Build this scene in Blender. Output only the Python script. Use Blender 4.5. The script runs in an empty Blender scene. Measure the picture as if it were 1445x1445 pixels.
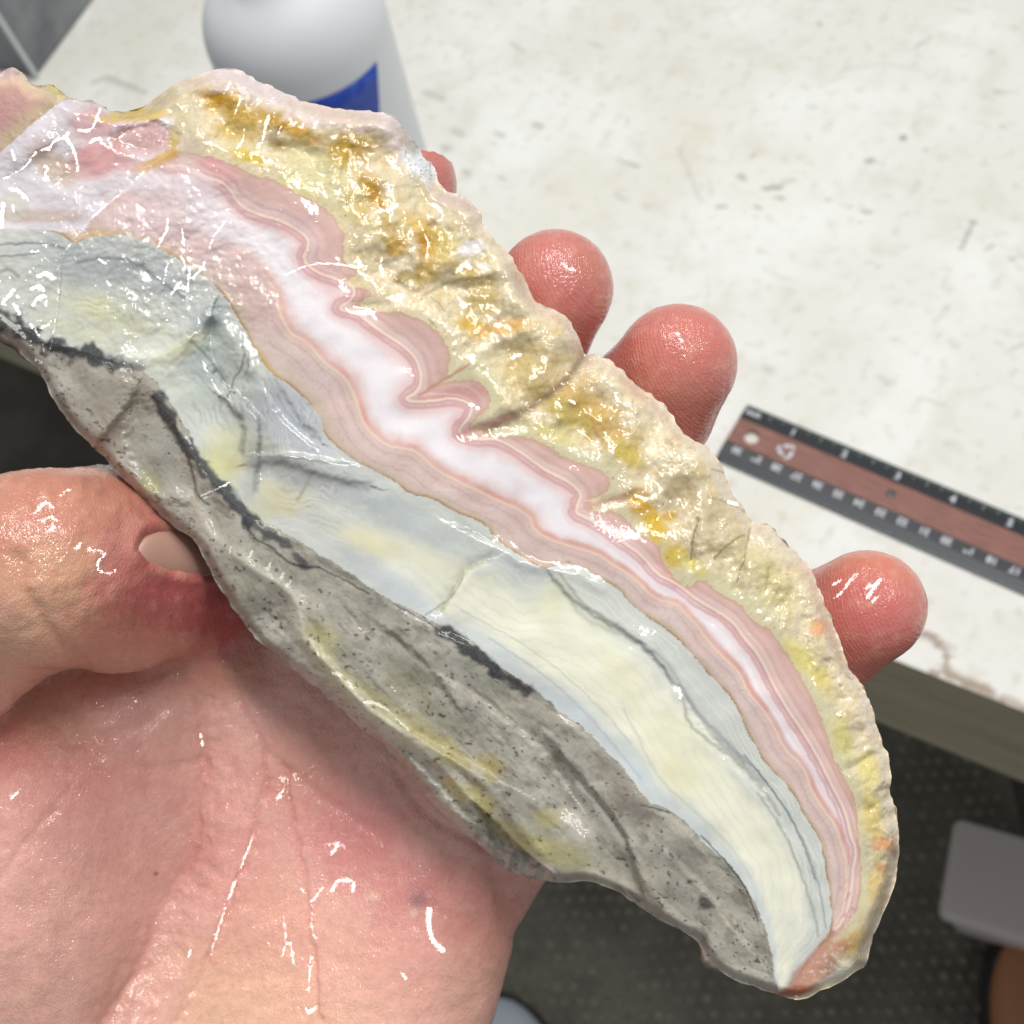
import bpy, math, random
import numpy as np
from mathutils import Matrix, Vector
random.seed(4); rng = np.random.default_rng(7)
sc = bpy.context.scene
col = sc.collection

# ------------------------------------------------------------------ camera
# metres; the bench top is z = 0, the floor z = -0.8
PITCH, ROLL, CAMH, FPX = math.radians(61.4), math.radians(-16.8), 0.455, 1550.0
c_, s_ = math.cos(PITCH), math.sin(PITCH)
FW = np.array([0, c_, -s_]); r_ = np.array([1., 0, 0]); u_ = np.array([0, s_, c_])
RT = r_*math.cos(ROLL)+u_*math.sin(ROLL); UP = -r_*math.sin(ROLL)+u_*math.cos(ROLL)
CAM = np.array([0, 0, CAMH])
MC = Matrix(((RT[0], UP[0], -FW[0], 0), (RT[1], UP[1], -FW[1], 0), (RT[2], UP[2], -FW[2], CAMH), (0, 0, 0, 1)))
cd = bpy.data.cameras.new('camera'); co = bpy.data.objects.new('camera', cd); col.objects.link(co)
co.matrix_world = MC
cd.sensor_width = 36; cd.lens = 36*FPX/1445
cd.clip_start = 0.01; cd.clip_end = 50
cd.dof.use_dof = True; cd.dof.focus_distance = 0.150; cd.dof.aperture_fstop = 32
sc.camera = co
# ------------------------------------------------------------------ light: the white room and a twin tube fitting above the bench
w = bpy.data.worlds.new('World'); sc.world = w; w.use_nodes = True
bg = w.node_tree.nodes['Background']; bg.inputs[0].default_value = (0.97, 0.985, 1.0, 1); bg.inputs[1].default_value = 0.35
def tube(x, y, z, p):
    l = bpy.data.lights.new('ceiling_tube', 'AREA'); l.shape = 'RECTANGLE'; l.size = 1.2; l.size_y = 0.11
    l.energy = p; l.color = (1.0, 0.98, 0.95)
    o = bpy.data.objects.new('ceiling_tube', l); col.objects.link(o); o.location = (x, y, z)
    d = Vector((0.0, 0.25, 0.1))-Vector((x, y, z)); o.rotation_euler = d.to_track_quat('-Z', 'Y').to_euler()
LAMPS = [(0.26, 0.37, 1.55), (0.44, 0.37, 1.55)]
for q_ in LAMPS: tube(*q_, 9.7)
sc.view_settings.view_transform = 'Standard'; sc.view_settings.look = 'None'
sc.view_settings.exposure = 0.0; sc.view_settings.gamma = 1

# ------------------------------------------------------------------ helpers
def lin(c):
    c = np.asarray(c, float)/255
    return np.where(c <= .04045, c/12.92, ((c+.055)/1.055)**2.4)
def L4(c): return tuple(lin(c))+(1,)
def on_plane(X, Y, z=0.0):
    d = FW*FPX+RT*(X-722.5)-UP*(Y-722.5); return CAM+d*((z-CAMH)/d[2])
def P(X, Y, D):   # traced point at depth D (mm) in the frame of the hand and stone, mm
    return np.array([(X-722.5)*D/FPX, -(Y-722.5)*D/FPX, -D])
def tag(o, label=None, cat=None, group=None, kind=None):
    if label: o['label'] = label
    if cat: o['category'] = cat
    if group: o['group'] = group
    if kind: o['kind'] = kind
    return o
def link(name, me, mat=None, parent=None, smooth=False):
    o = bpy.data.objects.new(name, me); col.objects.link(o)
    if mat and not me.materials: me.materials.append(mat)
    if parent: o.parent = parent
    if smooth: me.polygons.foreach_set('use_smooth', [True]*len(me.polygons))
    return o
def npmesh(name, V, F, attrs=None):
    me = bpy.data.meshes.new(name); V = np.asarray(V, np.float32); F = np.asarray(F, np.int32)
    k = F.shape[1]
    me.vertices.add(len(V)); me.vertices.foreach_set('co', V.ravel())
    me.loops.add(F.size); me.loops.foreach_set('vertex_index', F.ravel())
    me.polygons.add(len(F)); me.polygons.foreach_set('loop_start', np.arange(0, F.size, k, dtype=np.int32))
    me.update(calc_edges=True)
    for n, a in (attrs or {}).items():
        put_attr(me, n, a)
    me.validate()
    return me
def put_attr(me, n, a):
    if a.ndim == 2:
        c = np.ones((len(a), 4), np.float32); c[:, :3] = a
        at = me.attributes.new(n, 'FLOAT_COLOR', 'POINT'); at.data.foreach_set('color', c.ravel())
    else:
        at = me.attributes.new(n, 'FLOAT', 'POINT'); at.data.foreach_set('value', a.astype(np.float32).ravel())
def gridfaces(n, m, cyc=False):
    i = np.arange(n-1)[:, None]; j = np.arange(m if cyc else m-1)[None, :]; j2 = (j+1) % m
    return np.stack([i*m+j, i*m+j2, (i+1)*m+j2, (i+1)*m+j], -1).reshape(-1, 4)
def empty(name, loc=(0, 0, 0), mw=None):
    o = bpy.data.objects.new(name, None); col.objects.link(o); o.empty_display_size = .01
    if mw is not None: o.matrix_world = mw
    else: o.location = loc
    return o
def pyd(name, V, F, mat, parent=None, smooth=False, bevel=0):
    me = bpy.data.meshes.new(name); me.from_pydata([tuple(v) for v in V], [], F); me.update()
    o = link(name, me, mat, parent, smooth)
    if bevel:
        b = o.modifiers.new('b', 'BEVEL'); b.width = bevel; b.segments = 2; b.limit_method = 'ANGLE'
    return o
def box(x0, x1, y0, y1, z0, z1):
    V = [(x, y, z) for z in (z0, z1) for x, y in ((x0, y0), (x1, y0), (x1, y1), (x0, y1))]
    return V, [(0, 3, 2, 1), (4, 5, 6, 7), (0, 1, 5, 4), (1, 2, 6, 5), (2, 3, 7, 6), (3, 0, 4, 7)]
def lathe(name, prof, n, mat, parent=None, loc=(0, 0, 0)):
    prof = np.array(prof, float); a = np.linspace(0, 2*np.pi, n, endpoint=False)
    V = np.stack([prof[:, 0:1]*np.cos(a), prof[:, 0:1]*np.sin(a), np.repeat(prof[:, 1:2], n, 1)], -1).reshape(-1, 3)
    o = link(name, npmesh(name, V+np.array(loc), gridfaces(len(prof), n, True)), mat, parent, True)
    return o
# numpy noise
_perm = rng.permutation(512).astype(np.int64); _perm = np.concatenate([_perm]*2)
_g2 = rng.normal(size=(512, 2)).astype(np.float32); _g2 /= np.linalg.norm(_g2, axis=1, keepdims=True)
def noise(x, y, seed=0):
    xi = np.floor(x).astype(np.int64); yi = np.floor(y).astype(np.int64); xf = (x-xi).astype(np.float32); yf = (y-yi).astype(np.float32)
    u = xf*xf*xf*(xf*(xf*6-15)+10); v = yf*yf*yf*(yf*(yf*6-15)+10)
    def g(a, b):
        h = _perm[(_perm[(xi+a+seed*37) % 512]+yi+b) % 512]
        G = _g2[h]; return G[:, 0]*(xf-a)+G[:, 1]*(yf-b)
    n0 = g(0, 0)*(1-u)+g(1, 0)*u; n1 = g(0, 1)*(1-u)+g(1, 1)*u
    return (n0*(1-v)+n1*v)*1.5
def fbm(x, y, s, o=4, seed=0, rough=.55):
    t = 0; a = 1; tot = 0
    for k in range(o):
        t = t+a*noise(x/s*2**k+k*17.3, y/s*2**k-k*9.1, seed+k); tot += a; a *= rough
    return t/tot
def sm(a, b, x):
    t = np.clip((x-a)/(b-a), 0, 1); return t*t*(3-2*t)
def chaikin(p, n=1):
    p = np.array(p, float)
    for _ in range(n):
        q = np.empty((2*len(p), p.shape[1])); q[0] = p[0]; q[-1] = p[-1]
        q[1:-1:2] = p[:-1]*.75+p[1:]*.25; q[2:-1:2] = p[:-1]*.25+p[1:]*.75
        p = q
    return p
def dist(x, y, pts):
    d = np.full(x.shape, 1e9, np.float32); pts = np.asarray(pts, np.float32)
    for a, b in zip(pts[:-1], pts[1:]):
        e = b-a; l = max(float(e@e), 1e-6); px = x-a[0]; py = y-a[1]
        t = np.clip((px*e[0]+py*e[1])/l, 0, 1)
        np.minimum(d, (px-t*e[0])**2+(py-t*e[1])**2, out=d)
    return np.sqrt(d)
def distn(x, y, pts, reach=60):   # distance only near the line, cheap
    pts = np.asarray(pts, float); d = np.full(x.shape, 1e3, np.float32)
    m = (x > pts[:, 0].min()-reach) & (x < pts[:, 0].max()+reach) & (y > pts[:, 1].min()-reach) & (y < pts[:, 1].max()+reach)
    if m.any(): d[m] = dist(x[m], y[m], pts)
    return d
def inside(x, y, poly):
    c = np.zeros(x.shape, bool); poly = np.asarray(poly, np.float32)
    for a, b in zip(poly, np.roll(poly, -1, 0)):
        if a[1] == b[1]: continue
        m = ((a[1] > y) != (b[1] > y)) & (x < (b[0]-a[0])*(y-a[1])/(b[1]-a[1])+a[0])
        c ^= m
    return c
def signed(x, y, curve):   # positive on the upper right side of a curve running from upper left to lower right
    d = dist(x, y, curve)
    poly = list(map(tuple, curve))+[(1600, 2200), (2600, 2200), (2600, -900), (-900, -900)]
    return np.where(inside(x, y, poly), d, -d)
def mix(C, m, c):
    m = np.clip(m, 0, 1)[:, None]; return C*(1-m)+np.asarray(c)*m
# materials
def mat(name, base=(200, 200, 200), rough=.5, **k):
    m = bpy.data.materials.new(name); m.use_nodes = True; b = m.node_tree.nodes['Principled BSDF']
    b.inputs['Base Color'].default_value = L4(base); b.inputs['Roughness'].default_value = rough
    for n, v in k.items(): b.inputs[n.replace('_', ' ')].default_value = v
    return m
class NT:
    def __init__(s, m): s.t = m.node_tree; s.b = s.t.nodes['Principled BSDF']
    def n(s, ty, **k):
        o = s.t.nodes.new(ty)
        for a, v in k.items():
            if a.startswith('_'): setattr(o, a[1:], v)
        return o
    def set(s, o, i, v):
        if hasattr(v, 'links') or isinstance(v, bpy.types.NodeSocket): s.t.links.new(v, o.inputs[i])
        else: o.inputs[i].default_value = v
    def noise(s, vec, scale, detail=3, rough=.55, dist=0):
        o = s.n('ShaderNodeTexNoise'); s.set(o, 'Vector', vec); o.inputs['Scale'].default_value = scale; o.inputs['Detail'].default_value = detail
        o.inputs['Roughness'].default_value = rough; o.inputs['Distortion'].default_value = dist; return o.outputs['Fac']
    def math(s, op, a, b=0, c=0):
        o = s.n('ShaderNodeMath', _operation=op); s.set(o, 0, a); s.set(o, 1, b); s.set(o, 2, c); return o.outputs[0]
    def ramp(s, f, a, b, lo=0., hi=1.):
        o = s.n('ShaderNodeMapRange', _interpolation_type='SMOOTHSTEP'); s.set(o, 'Value', f); s.set(o, 'From Min', a); s.set(o, 'From Max', b); s.set(o, 'To Min', lo); s.set(o, 'To Max', hi); return o.outputs[0]
    def mixc(s, f, a, b, mode='MIX'):
        o = s.n('ShaderNodeMix', _data_type='RGBA', _blend_type=mode); s.set(o, 0, f); s.set(o, 6, a); s.set(o, 7, b); return o.outputs[2]
    def bump(s, h, dist=.001, strength=1., normal=None):
        o = s.n('ShaderNodeBump'); s.set(o, 'Height', h); o.inputs['Distance'].default_value = dist; s.set(o, 'Strength', strength)
        if normal is not None: s.set(o, 'Normal', normal)
        return o.outputs[0]
    def obj(s): return s.n('ShaderNodeTexCoord').outputs['Object']
    def attr(s, n): return s.n('ShaderNodeAttribute', _attribute_name=n)
    def scale(s, v, k):
        o = s.n('ShaderNodeVectorMath', _operation='MULTIPLY'); s.set(o, 0, v); o.inputs[1].default_value = k; return o.outputs[0]
    def rotz(s, v, a, k=(1, 1, 1)):
        o = s.n('ShaderNodeMapping'); s.set(o, 'Vector', v); o.inputs['Rotation'].default_value = (0, 0, a); o.inputs['Scale'].default_value = k; return o.outputs[0]

# ================================================================== SETTING: floor and room under the bench
FZ = -0.8
m_floor = mat('dark_floor', (52, 50, 46), .7)
t = NT(m_floor); o_ = t.obj(); t.set(t.b, 'Base Color', t.mixc(t.ramp(t.noise(o_, 6, 6), .35, .7), L4((66, 62, 55)), L4((92, 88, 79))))
pyd('floor', [(-3, -2.5, FZ), (3, -2.5, FZ), (3, 3.5, FZ), (-3, 3.5, FZ)], [(0, 1, 2, 3)], m_floor)['kind'] = 'structure'
m_mat = mat('woven_mat', (100, 98, 88), .9)
t = NT(m_mat); o_ = t.obj(); t.set(t.b, 'Base Color', t.mixc(t.ramp(t.noise(o_, 9, 8, .7), .3, .7), L4((88, 86, 77)), L4((118, 116, 105))))
m_nub = mat('mat_loops', (120, 118, 106), .9)
t = NT(m_nub); o_ = t.obj(); t.set(t.b, 'Base Color', t.mixc(t.ramp(t.noise(o_, 60, 4, .7), .35, .65), L4((100, 98, 88)), L4((136, 134, 121))))
fm = empty('floor_mat', (0.05, 0.02, FZ)); fm.rotation_euler = (0, 0, math.radians(-14))
tag(fm, 'dark grey floor mat with rows of small raised loops, under the hand and stone', 'mat')
V, F = box(-.62, .33, -.34, .62, .001, .009); pyd('mat_base', V, F, m_mat, fm, bevel=.003)
# nubs: small domes in staggered rows
pitch = .0145; NV = []; NF = []; k = 0
for i in range(64):
    for j in range(64):
        x = -.61+i*pitch+(pitch/2 if j % 2 else 0)+random.uniform(-.0012, .0012); y = -.33+j*pitch+random.uniform(-.0009, .0009)
        if x > .32: continue
        r = random.uniform(.0038, .0055); h = random.uniform(.0025, .004); a0 = random.random()
        ring = [(x+r*math.cos(a0+q*math.pi/3), y+r*.9*math.sin(a0+q*math.pi/3), .0088) for q in range(6)]
        top = [(x+r*.55*math.cos(a0+q*math.pi/3), y+r*.5*math.sin(a0+q*math.pi/3), .0088+h) for q in range(6)]
        NV += ring+top
        for q in range(6): NF.append((k+q, k+(q+1) % 6, k+6+(q+1) % 6, k+6+q))
        NF.append(tuple(k+6+q for q in range(6))); k += 12
tag(pyd('raised_loops', NV, NF, m_nub, fm, True), kind='stuff')

# ================================================================== WORK BENCH
EA = on_plane(1240, 922)[:2]; EB = on_plane(1445, 1003)[:2]
ed = (EB-EA)/np.linalg.norm(EB-EA); en = np.array([-ed[1], ed[0]])    # along the front edge, and inwards
bang = math.atan2(ed[1], ed[0])
bench = empty('work_bench', (EA[0], EA[1], 0)); bench.rotation_euler = (0, 0, bang)
tag(bench, 'white painted workbench with scuffed, speckled and chipped top, behind the hand', 'workbench')
Rb = np.array([[ed[0], ed[1]], [en[0], en[1]]])
def tobench(X, Y): return Rb@(on_plane(X, Y)[:2]-EA)*1000    # mm in the bench frame
m_top = mat('white_bench_paint', (226, 226, 216), .5)
# visible part of the top as a fine grid carrying stains, scratches and chips
gx = np.arange(-760, 420, 1.5); gy = np.concatenate([[0, .8], np.arange(2.0, 640, 1.5)])
GX, GY = np.meshgrid(gx, gy, indexing='ij'); x = GX.ravel().astype(np.float32); y = GY.ravel().astype(np.float32)
st = np.zeros(len(x), np.float32); gr = np.zeros(len(x), np.float32)
marks = [  # traced scratches and spots: points, half width mm, strength
 ([(1155, 32), (1158, 36)], 1.3, .8), ([(1290, 68), (1313, 52)], 1.1, .45), ([(1272, 195), (1276, 193)], 1.6, .95), ([(1224, 226), (1230, 226)], 2.2, .6),
 ([(1306, 210), (1308, 213)], 1.2, .5), ([(1078, 265), (1102, 264)], 1.5, .85), ([(1102, 258), (1122, 254)], .9, .55), ([(1044, 248), (1050, 252)], 1.6, .7),
 ([(1066, 290), (1074, 294)], 1.3, .8), ([(1096, 278), (1106, 281)], 1.2, .7), ([(1012, 291), (1022, 292)], 1.4, .6), ([(1060, 222), (1066, 218)], 1.2, .5),
 ([(1165, 280), (1205, 293)], .7, .5), ([(1216, 297), (1230, 301)], 1.5, .65), ([(1355, 350), (1374, 314)], 1.0, .7), ([(1370, 312), (1376, 314)], 1.4, .7),
 ([(1330, 405), (1345, 375)], .8, .3), ([(1428, 365), (1430, 367)], 1.6, .6), ([(1393, 352), (1400, 345)], 1.3, .5), ([(958, 210), (990, 285)], .6, .45),
 ([(970, 240), (985, 275)], .6, .4), ([(1000, 250), (1005, 275)], .5, .35), ([(755, 175), (762, 178)], 2.2, .55), ([(700, 188), (708, 192)], 2.0, .5), ([(640, 185), (652, 190)], 2.6, .4),
 ([(655, 240), (662, 244)], 1.8, .5), ([(705, 250), (712, 254)], 1.6, .5), ([(625, 208), (635, 209)], 2.4, .45), ([(600, 130), (625, 140)], 2.6, .4), ([(870, 225), (900, 235)], 1.1, .6),
 ([(1320, 455), (1340, 430)], .9, .4), ([(1000, 390), (998, 430)], .5, .35), ([(1405, 480), (1435, 510)], .6, .4), ([(1425, 495), (1440, 485)], 1.0, .5),
 ([(870, 275), (885, 282)], 1.4, .35), ([(1090, 385), (1110, 395)], 1.0, .3), ([(1140, 150), (1150, 152)], 1.6, .3), ([(1405, 128), (1412, 130)], 2.2, .45), ([(1412, 178), (1418, 180)], 1.5, .5),
 ([(130, 118), (150, 108), (185, 122), (205, 130)], 1.3, .55), ([(150, 112), (205, 132)], 2.0, .25), ([(1305, 100), (1250, 90), (1200, 96)], 1.2, .2), ([(1240, 530), (1252, 540)], 1.8, .3),
 ([(1080, 520), (1092, 524)], 2.2, .25), ([(1300, 560), (1330, 572)], 1.2, .25), ([(830, 60), (850, 66)], 1.4, .35), ([(930, 40), (940, 52)], 1.3, .3), ([(720, 60), (740, 74)], 1.6, .3)]
wx = x+fbm(x, y, 5, 2, 5)*1.6; wy = y+fbm(x, y, 5, 2, 9)*1.6
for pts, hw, s in marks:
    q = np.array([tobench(*p) for p in pts]); d = distn(wx, wy, q, 8)
    st = np.maximum(st, s*(1-sm(hw*.3, hw*1.5, d)))
for _ in range(260):   # small random pits and flecks
    cx = random.uniform(-700, 400); cy = random.uniform(5, 600); a = random.random()*6.3; l = random.choice([.2, .3, .5, .8, 2.2])
    q = np.array([(cx-l*math.cos(a), cy-l*math.sin(a)), (cx+l*math.cos(a), cy+l*math.sin(a))])
    d = distn(wx, wy, q, 5); st = np.maximum(st, random.uniform(.1, .42)*(1-sm(.2, random.uniform(.8, 2.2), d)))
chips = [([(1300, 893), (1318, 900), (1338, 922), (1335, 948)], 1.3, .9), ([(1310, 900), (1345, 915)], 1.3, .45), ([(1335, 948), (1360, 962), (1395, 975)], 2.2, .95), ([(1370, 965), (1400, 985)], 2.4, .7),
         ([(1420, 985), (1445, 998)], 1.8, .7), ([(1255, 868), (1280, 880)], 1.2, .3)]
br = np.zeros_like(st)
for pts, hw, s in chips:
    q = np.array([tobench(*p) for p in pts]); d = distn(wx+fbm(x, y, 3, 2, 3)*2, wy, q, 10)
    br = np.maximum(br, s*(1-sm(hw*.4, hw*1.6, d)))
edge_n = fbm(x, y*0, 14, 4, 21)
br = np.maximum(br, .8*(1-sm(1.2, 3.0, y-edge_n*3+1.2*0))*(edge_n > .08))
C = np.tile(lin((232, 231, 224)), (len(x), 1))
C = mix(C, sm(-.3, .5, fbm(x, y, 90, 4, 31)), lin((243, 244, 241)))
C = mix(C, .45*sm(.0, .55, fbm(x, y, 22, 5, 41)), lin((214, 211, 193)))
C = mix(C, .5*sm(.1, .6, fbm(x, y, 7, 4, 45)), lin((196, 193, 174))); C = mix(C, .25*sm(.1, .5, fbm(x, y, 160, 3, 46)), lin((224, 217, 194)))
C = mix(C, st*.8, lin((128, 122, 104))); C = mix(C, br*.85, lin((140, 108, 84)))
z = fbm(x, y, 3.5, 3, 51)*.10-st*.25-br*.35
z = np.where(y < 1.0, z-(1.0-y)*.6, z)
me = npmesh('bench_top', np.stack([x, y, z], 1)/1000, gridfaces(len(gx), len(gy)), {'Col': C})
t = NT(m_top); t.set(t.b, 'Base Color', t.mixc(t.ramp(t.noise(t.obj(), 900, 3), .35, .75, 0, .14), t.attr('Col').outputs['Color'], L4((190, 187, 170))))
t.set(t.b, 'Normal', t.bump(t.noise(t.obj(), 420, 4, .6), .0006, .5))
link('painted_top', me, m_top, bench, True)
m_wood = mat('aged_cream_paint', (150, 143, 118), .6)
t = NT(m_wood); v = t.scale(t.obj(), (6, 30, 60)); t.set(t.b, 'Base Color', t.mixc(t.ramp(t.noise(v, 3, 6, .65), .35, .75), L4((178, 171, 146)), L4((156, 148, 122))))
t.set(t.b, 'Normal', t.bump(t.noise(v, 6, 4), .002, .3))
m_under = mat('bare_board', (110, 88, 62), .7)
V, F = box(-1.8, 1.0, .0035, .9, -.022, -.0012); pyd('board', V, F, m_wood, bench, bevel=.0008)
V, F = box(-1.8, 1.0, .006, .026, -.100, -.0225); pyd('front_rail', V, F, m_wood, bench, bevel=.001)
V, F = box(-1.78, -1.70, .03, .11, FZ, -.0225); pyd('leg', V, F, m_under, bench, bevel=.002)
V, F = box(.82, .90, .03, .11, FZ, -.0225); pyd('leg', V, F, m_under, bench, bevel=.002)
V, F = box(-.30, .054, .030, .07, -.165, -.101); pyd('under_brace', V, F, m_under, bench, bevel=.002)
# surface of the top beyond the fine part
m_far = mat('white_bench_paint_far', (224, 223, 213), .5)
pyd('side_top', [(-1.8, 0, 0), (-.7605, 0, 0), (-.7605, .9, 0), (-1.8, .9, 0)], [(0, 1, 2, 3)], m_far, bench)
pyd('rear_top', [(-.76, .6395, 0), (1.0, .6395, 0), (1.0, .9, 0), (-.76, .9, 0)], [(0, 1, 2, 3)], m_far, bench)
pyd('side_top', [(.4195, 0, 0), (1.0, 0, 0), (1.0, .639, 0), (.4195, .639, 0)], [(0, 1, 2, 3)], m_far, bench)

# ================================================================== THINGS UNDER THE BENCH, out of focus
def rounded(name, V, F, m, parent=None, w=.02, seg=4):
    o = pyd(name, V, F, m, parent, True); b = o.modifiers.new('b', 'BEVEL'); b.width = w; b.segments = seg; return o
m_tub = mat('pale_tub_plastic', (205, 196, 192), .45)
tub = empty('storage_tub', (.424, .021, FZ+.0215)); tub.rotation_euler = (0, 0, math.radians(-34))
tag(tub, 'pale blurred plastic tub on the floor under the bench edge', 'tub')
def frust(a, b, z0, z1, a2, b2):
    V = [(-a, -b, z0), (a, -b, z0), (a, b, z0), (-a, b, z0), (-a2, -b2, z1), (a2, -b2, z1), (a2, b2, z1), (-a2, b2, z1)]
    return V, [(0, 3, 2, 1), (4, 5, 6, 7), (0, 1, 5, 4), (1, 2, 6, 5), (2, 3, 7, 6), (3, 0, 4, 7)]
V, F = frust(.13, .034, .0, .12, .15, .041); rounded('tub_body', V, F, m_tub, tub, .02)
V, F = frust(.158, .047, .112, .132, .158, .047); rounded('lid', V, F, m_tub, tub, .008, 3)
m_card = mat('olive_board', (74, 68, 54), .8)
pb = empty('floor_board', (.42, -.075, FZ)); pb.rotation_euler = (0, 0, math.radians(-6))
tag(pb, 'dull olive flat board on the floor in the bottom right corner', 'board')
V, F = box(-.12, .2, -.14, .10, .0128, .0205); rounded('panel', V, F, m_card, pb, .003, 2)
V, F = box(-.12, -.108, -.14, .10, .0207, .0225); pyd('edge_strip', V, F, m_floor, pb)
def toe(name, loc, rot, upper, sole, label, cat):
    e = empty(name, loc); e.rotation_euler = (0, 0, rot); tag(e, label, cat)
    n, m_ = 26, 24; V = []
    for i in range(n):
        u = i/(n-1); yy = .14-.28*u; wv = .048*math.sqrt(max(0, 1-(1-min(1, u*3.2+.02))**2)); hh = (.026+.04*u)*math.sqrt(max(0, 1-(1-min(1, u*3.6+.02))**2))
        for j in range(m_):
            a = math.pi*j/(m_-1); V.append((wv*math.cos(a), yy, .022+hh*math.sin(a)**.8))
    o = link('upper', npmesh('upper', V, gridfaces(n, m_)), upper, e, True)
    V = []
    for i in range(n):
        u = i/(n-1); yy = .145-.285*u; wv = .052*math.sqrt(max(0, 1-(1-min(1, u*3.2+.02))**2))
        V += [(-wv, yy, 0), (-wv, yy, .024), (wv, yy, .024), (wv, yy, 0)]
    link('sole', npmesh('sole', V, gridfaces(n, 4, True)), sole, e)
    return e
m_sh = mat('grey_canvas', (176, 184, 198), .7); m_sole = mat('dark_sole', (40, 38, 36), .7); m_tan = mat('tan_leather', (176, 122, 84), .5)
p = on_plane(745, 1560, -.74); toe('shoe', (p[0], p[1]-.035, FZ+.009), math.radians(8), m_sh, m_sole, 'pale blue grey toe of a shoe at the bottom edge', 'shoe')
p = on_plane(1490, 1540, -.74); toe('shoe', (p[0], p[1], FZ+.0235), math.radians(-20), m_tan, m_sole, 'tan shoe toe in the bottom right corner', 'shoe')

# ================================================================== RULER
ruler = empty('ruler', (.103, .249, .0)); ruler.rotation_euler = (0, 0, math.radians(-46.7))
tag(ruler, 'brown and black plastic ruler with inch and centimetre scales on the bench', 'ruler')
m_blk = mat('black_ruler_band', (30, 34, 40), .35); m_brn = mat('brown_ruler_strip', (140, 92, 80), .45); m_bev = mat('grey_bevel', (50, 55, 63), .4)
m_wht = mat('white_print', (210, 214, 222), .5); m_grn = mat('pale_green_print', (160, 182, 170), .5)
t = NT(m_brn); v = t.scale(t.obj(), (12, 120, 1)); t.set(t.b, 'Base Color', t.mixc(t.ramp(t.noise(v, 8, 5), .3, .7), L4((148, 98, 86)), L4((120, 76, 66))))
mm = .001; RL0, RL1 = 1*mm, 312*mm
def prism(name, prof, m, parent, x0=RL0, x1=RL1):
    n = len(prof); V = [(x0, a, b) for a, b in prof]+[(x1, a, b) for a, b in prof]
    F = [tuple(range(n-1, -1, -1)), tuple(range(n, 2*n))]+[(i, (i+1) % n, n+(i+1) % n, n+i) for i in range(n)]
    return pyd(name, V, F, m, parent)
# brown strip with a hang hole: outline cut round the hole
def strip_with_hole(hx, hy, hr, y0, y1, z0, z1, m):
    N = 32; V = []; F = []
    cs = [(hx+hr*math.cos(2*math.pi*i/N), hy+hr*math.sin(2*math.pi*i/N)) for i in range(N)]
    def outer(i):
        a = 2*math.pi*i/N; dx, dy = math.cos(a), math.sin(a); q = 1e9
        xl = RL0-hx; xr = 22*mm-hx
        if dx > 1e-9: q = min(q, xr/dx)
        if dx < -1e-9: q = min(q, xl/dx)
        if dy > 1e-9: q = min(q, (y1-hy)/dy)
        if dy < -1e-9: q = min(q, (y0-hy)/dy)
        return hx+dx*q, hy+dy*q
    for z in (z0, z1):
        V += [(a, b, z) for a, b in cs]+[outer(i)+(z,) for i in range(N)]
    for i in range(N):
        j = (i+1) % N
        F += [(2*N+i, 3*N+i, 3*N+j, 2*N+j), (i, j, N+j, N+i), (i, 2*N+i, 2*N+j, j)]
    pyd('strip_end', V, F, m, ruler)
strip_with_hole(11*mm, 10.4*mm, 3.6*mm, 3.6*mm, 17.6*mm, .3*mm, 2.4*mm, m_brn)
prism('center_strip', [(3.6*mm, .3*mm), (17.6*mm, .3*mm), (17.6*mm, 2.4*mm), (3.6*mm, 2.4*mm)], m_brn, ruler, 22*mm)
prism('inch_band', [(17.6*mm, .3*mm), (26.4*mm, .3*mm), (26.4*mm, 1.3*mm), (24*mm, 2.2*mm), (17.6*mm, 2.5*mm)], m_blk, ruler)
prism('centimetre_band', [(-2.2*mm, .3*mm), (3.6*mm, .3*mm), (3.6*mm, 2.7*mm), (3.0*mm, 2.5*mm), (-2.2*mm, 2.4*mm)], m_blk, ruler)
prism('bevel', [(-7.6*mm, .3*mm), (-2.2*mm, .3*mm), (-2.2*mm, 2.4*mm), (-7.6*mm, .9*mm)], m_bev, ruler)
TV = []; TF = []
def quad(x0, x1, y0, y1, za, zb):
    k = len(TV); TV.extend([(x0, y0, za), (x1, y0, za), (x1, y1, zb), (x0, y1, zb)]); TF.append((k, k+1, k+2, k+3))
for i in range(0, 12*16+1):
    xx = (1.6+i*25.4/16)*mm; ln = {0: 4.4, 8: 3.6, 4: 2.8, 12: 2.8}.get(i % 16, 2.2 if i % 2 == 0 else 1.5)
    quad(xx-.16*mm, xx+.16*mm, (26.2-min(ln, 2.2))*mm, 26.2*mm, 2.23*mm, 1.42*mm)
    if ln > 2.3: quad(xx-.24*mm, xx+.24*mm, (26.0-ln)*mm, 24*mm, 2.30*mm, 2.25*mm)
for i in range(0, 301):
    xx = (5.2+i)*mm; ln = 1.6 if i % 10 == 0 else (1.2 if i % 5 == 0 else .8)
    quad(xx-.07*mm, xx+.07*mm, -7.3*mm, (-7.3+ln)*mm, 1.03*mm, (1.03+ln*.278)*mm)
tag(pyd('tick_marks', TV, TF, m_grn, ruler), kind='stuff')
def text(s, x, y, z, size, rot, m, parent, name='numeral'):
    cu = bpy.data.curves.new(name, 'FONT'); cu.body = s; cu.size = size; cu.align_x = 'CENTER'; cu.align_y = 'CENTER'; cu.offset = size*.03
    tmp = bpy.data.objects.new('tmp', cu); col.objects.link(tmp)
    me = bpy.data.meshes.new_from_object(tmp.evaluated_get(bpy.context.evaluated_depsgraph_get())); bpy.data.objects.remove(tmp)
    o = link(name, me, m, parent); o.location = (x, y, z); o.rotation_euler = (0, 0, rot); return o
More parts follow.
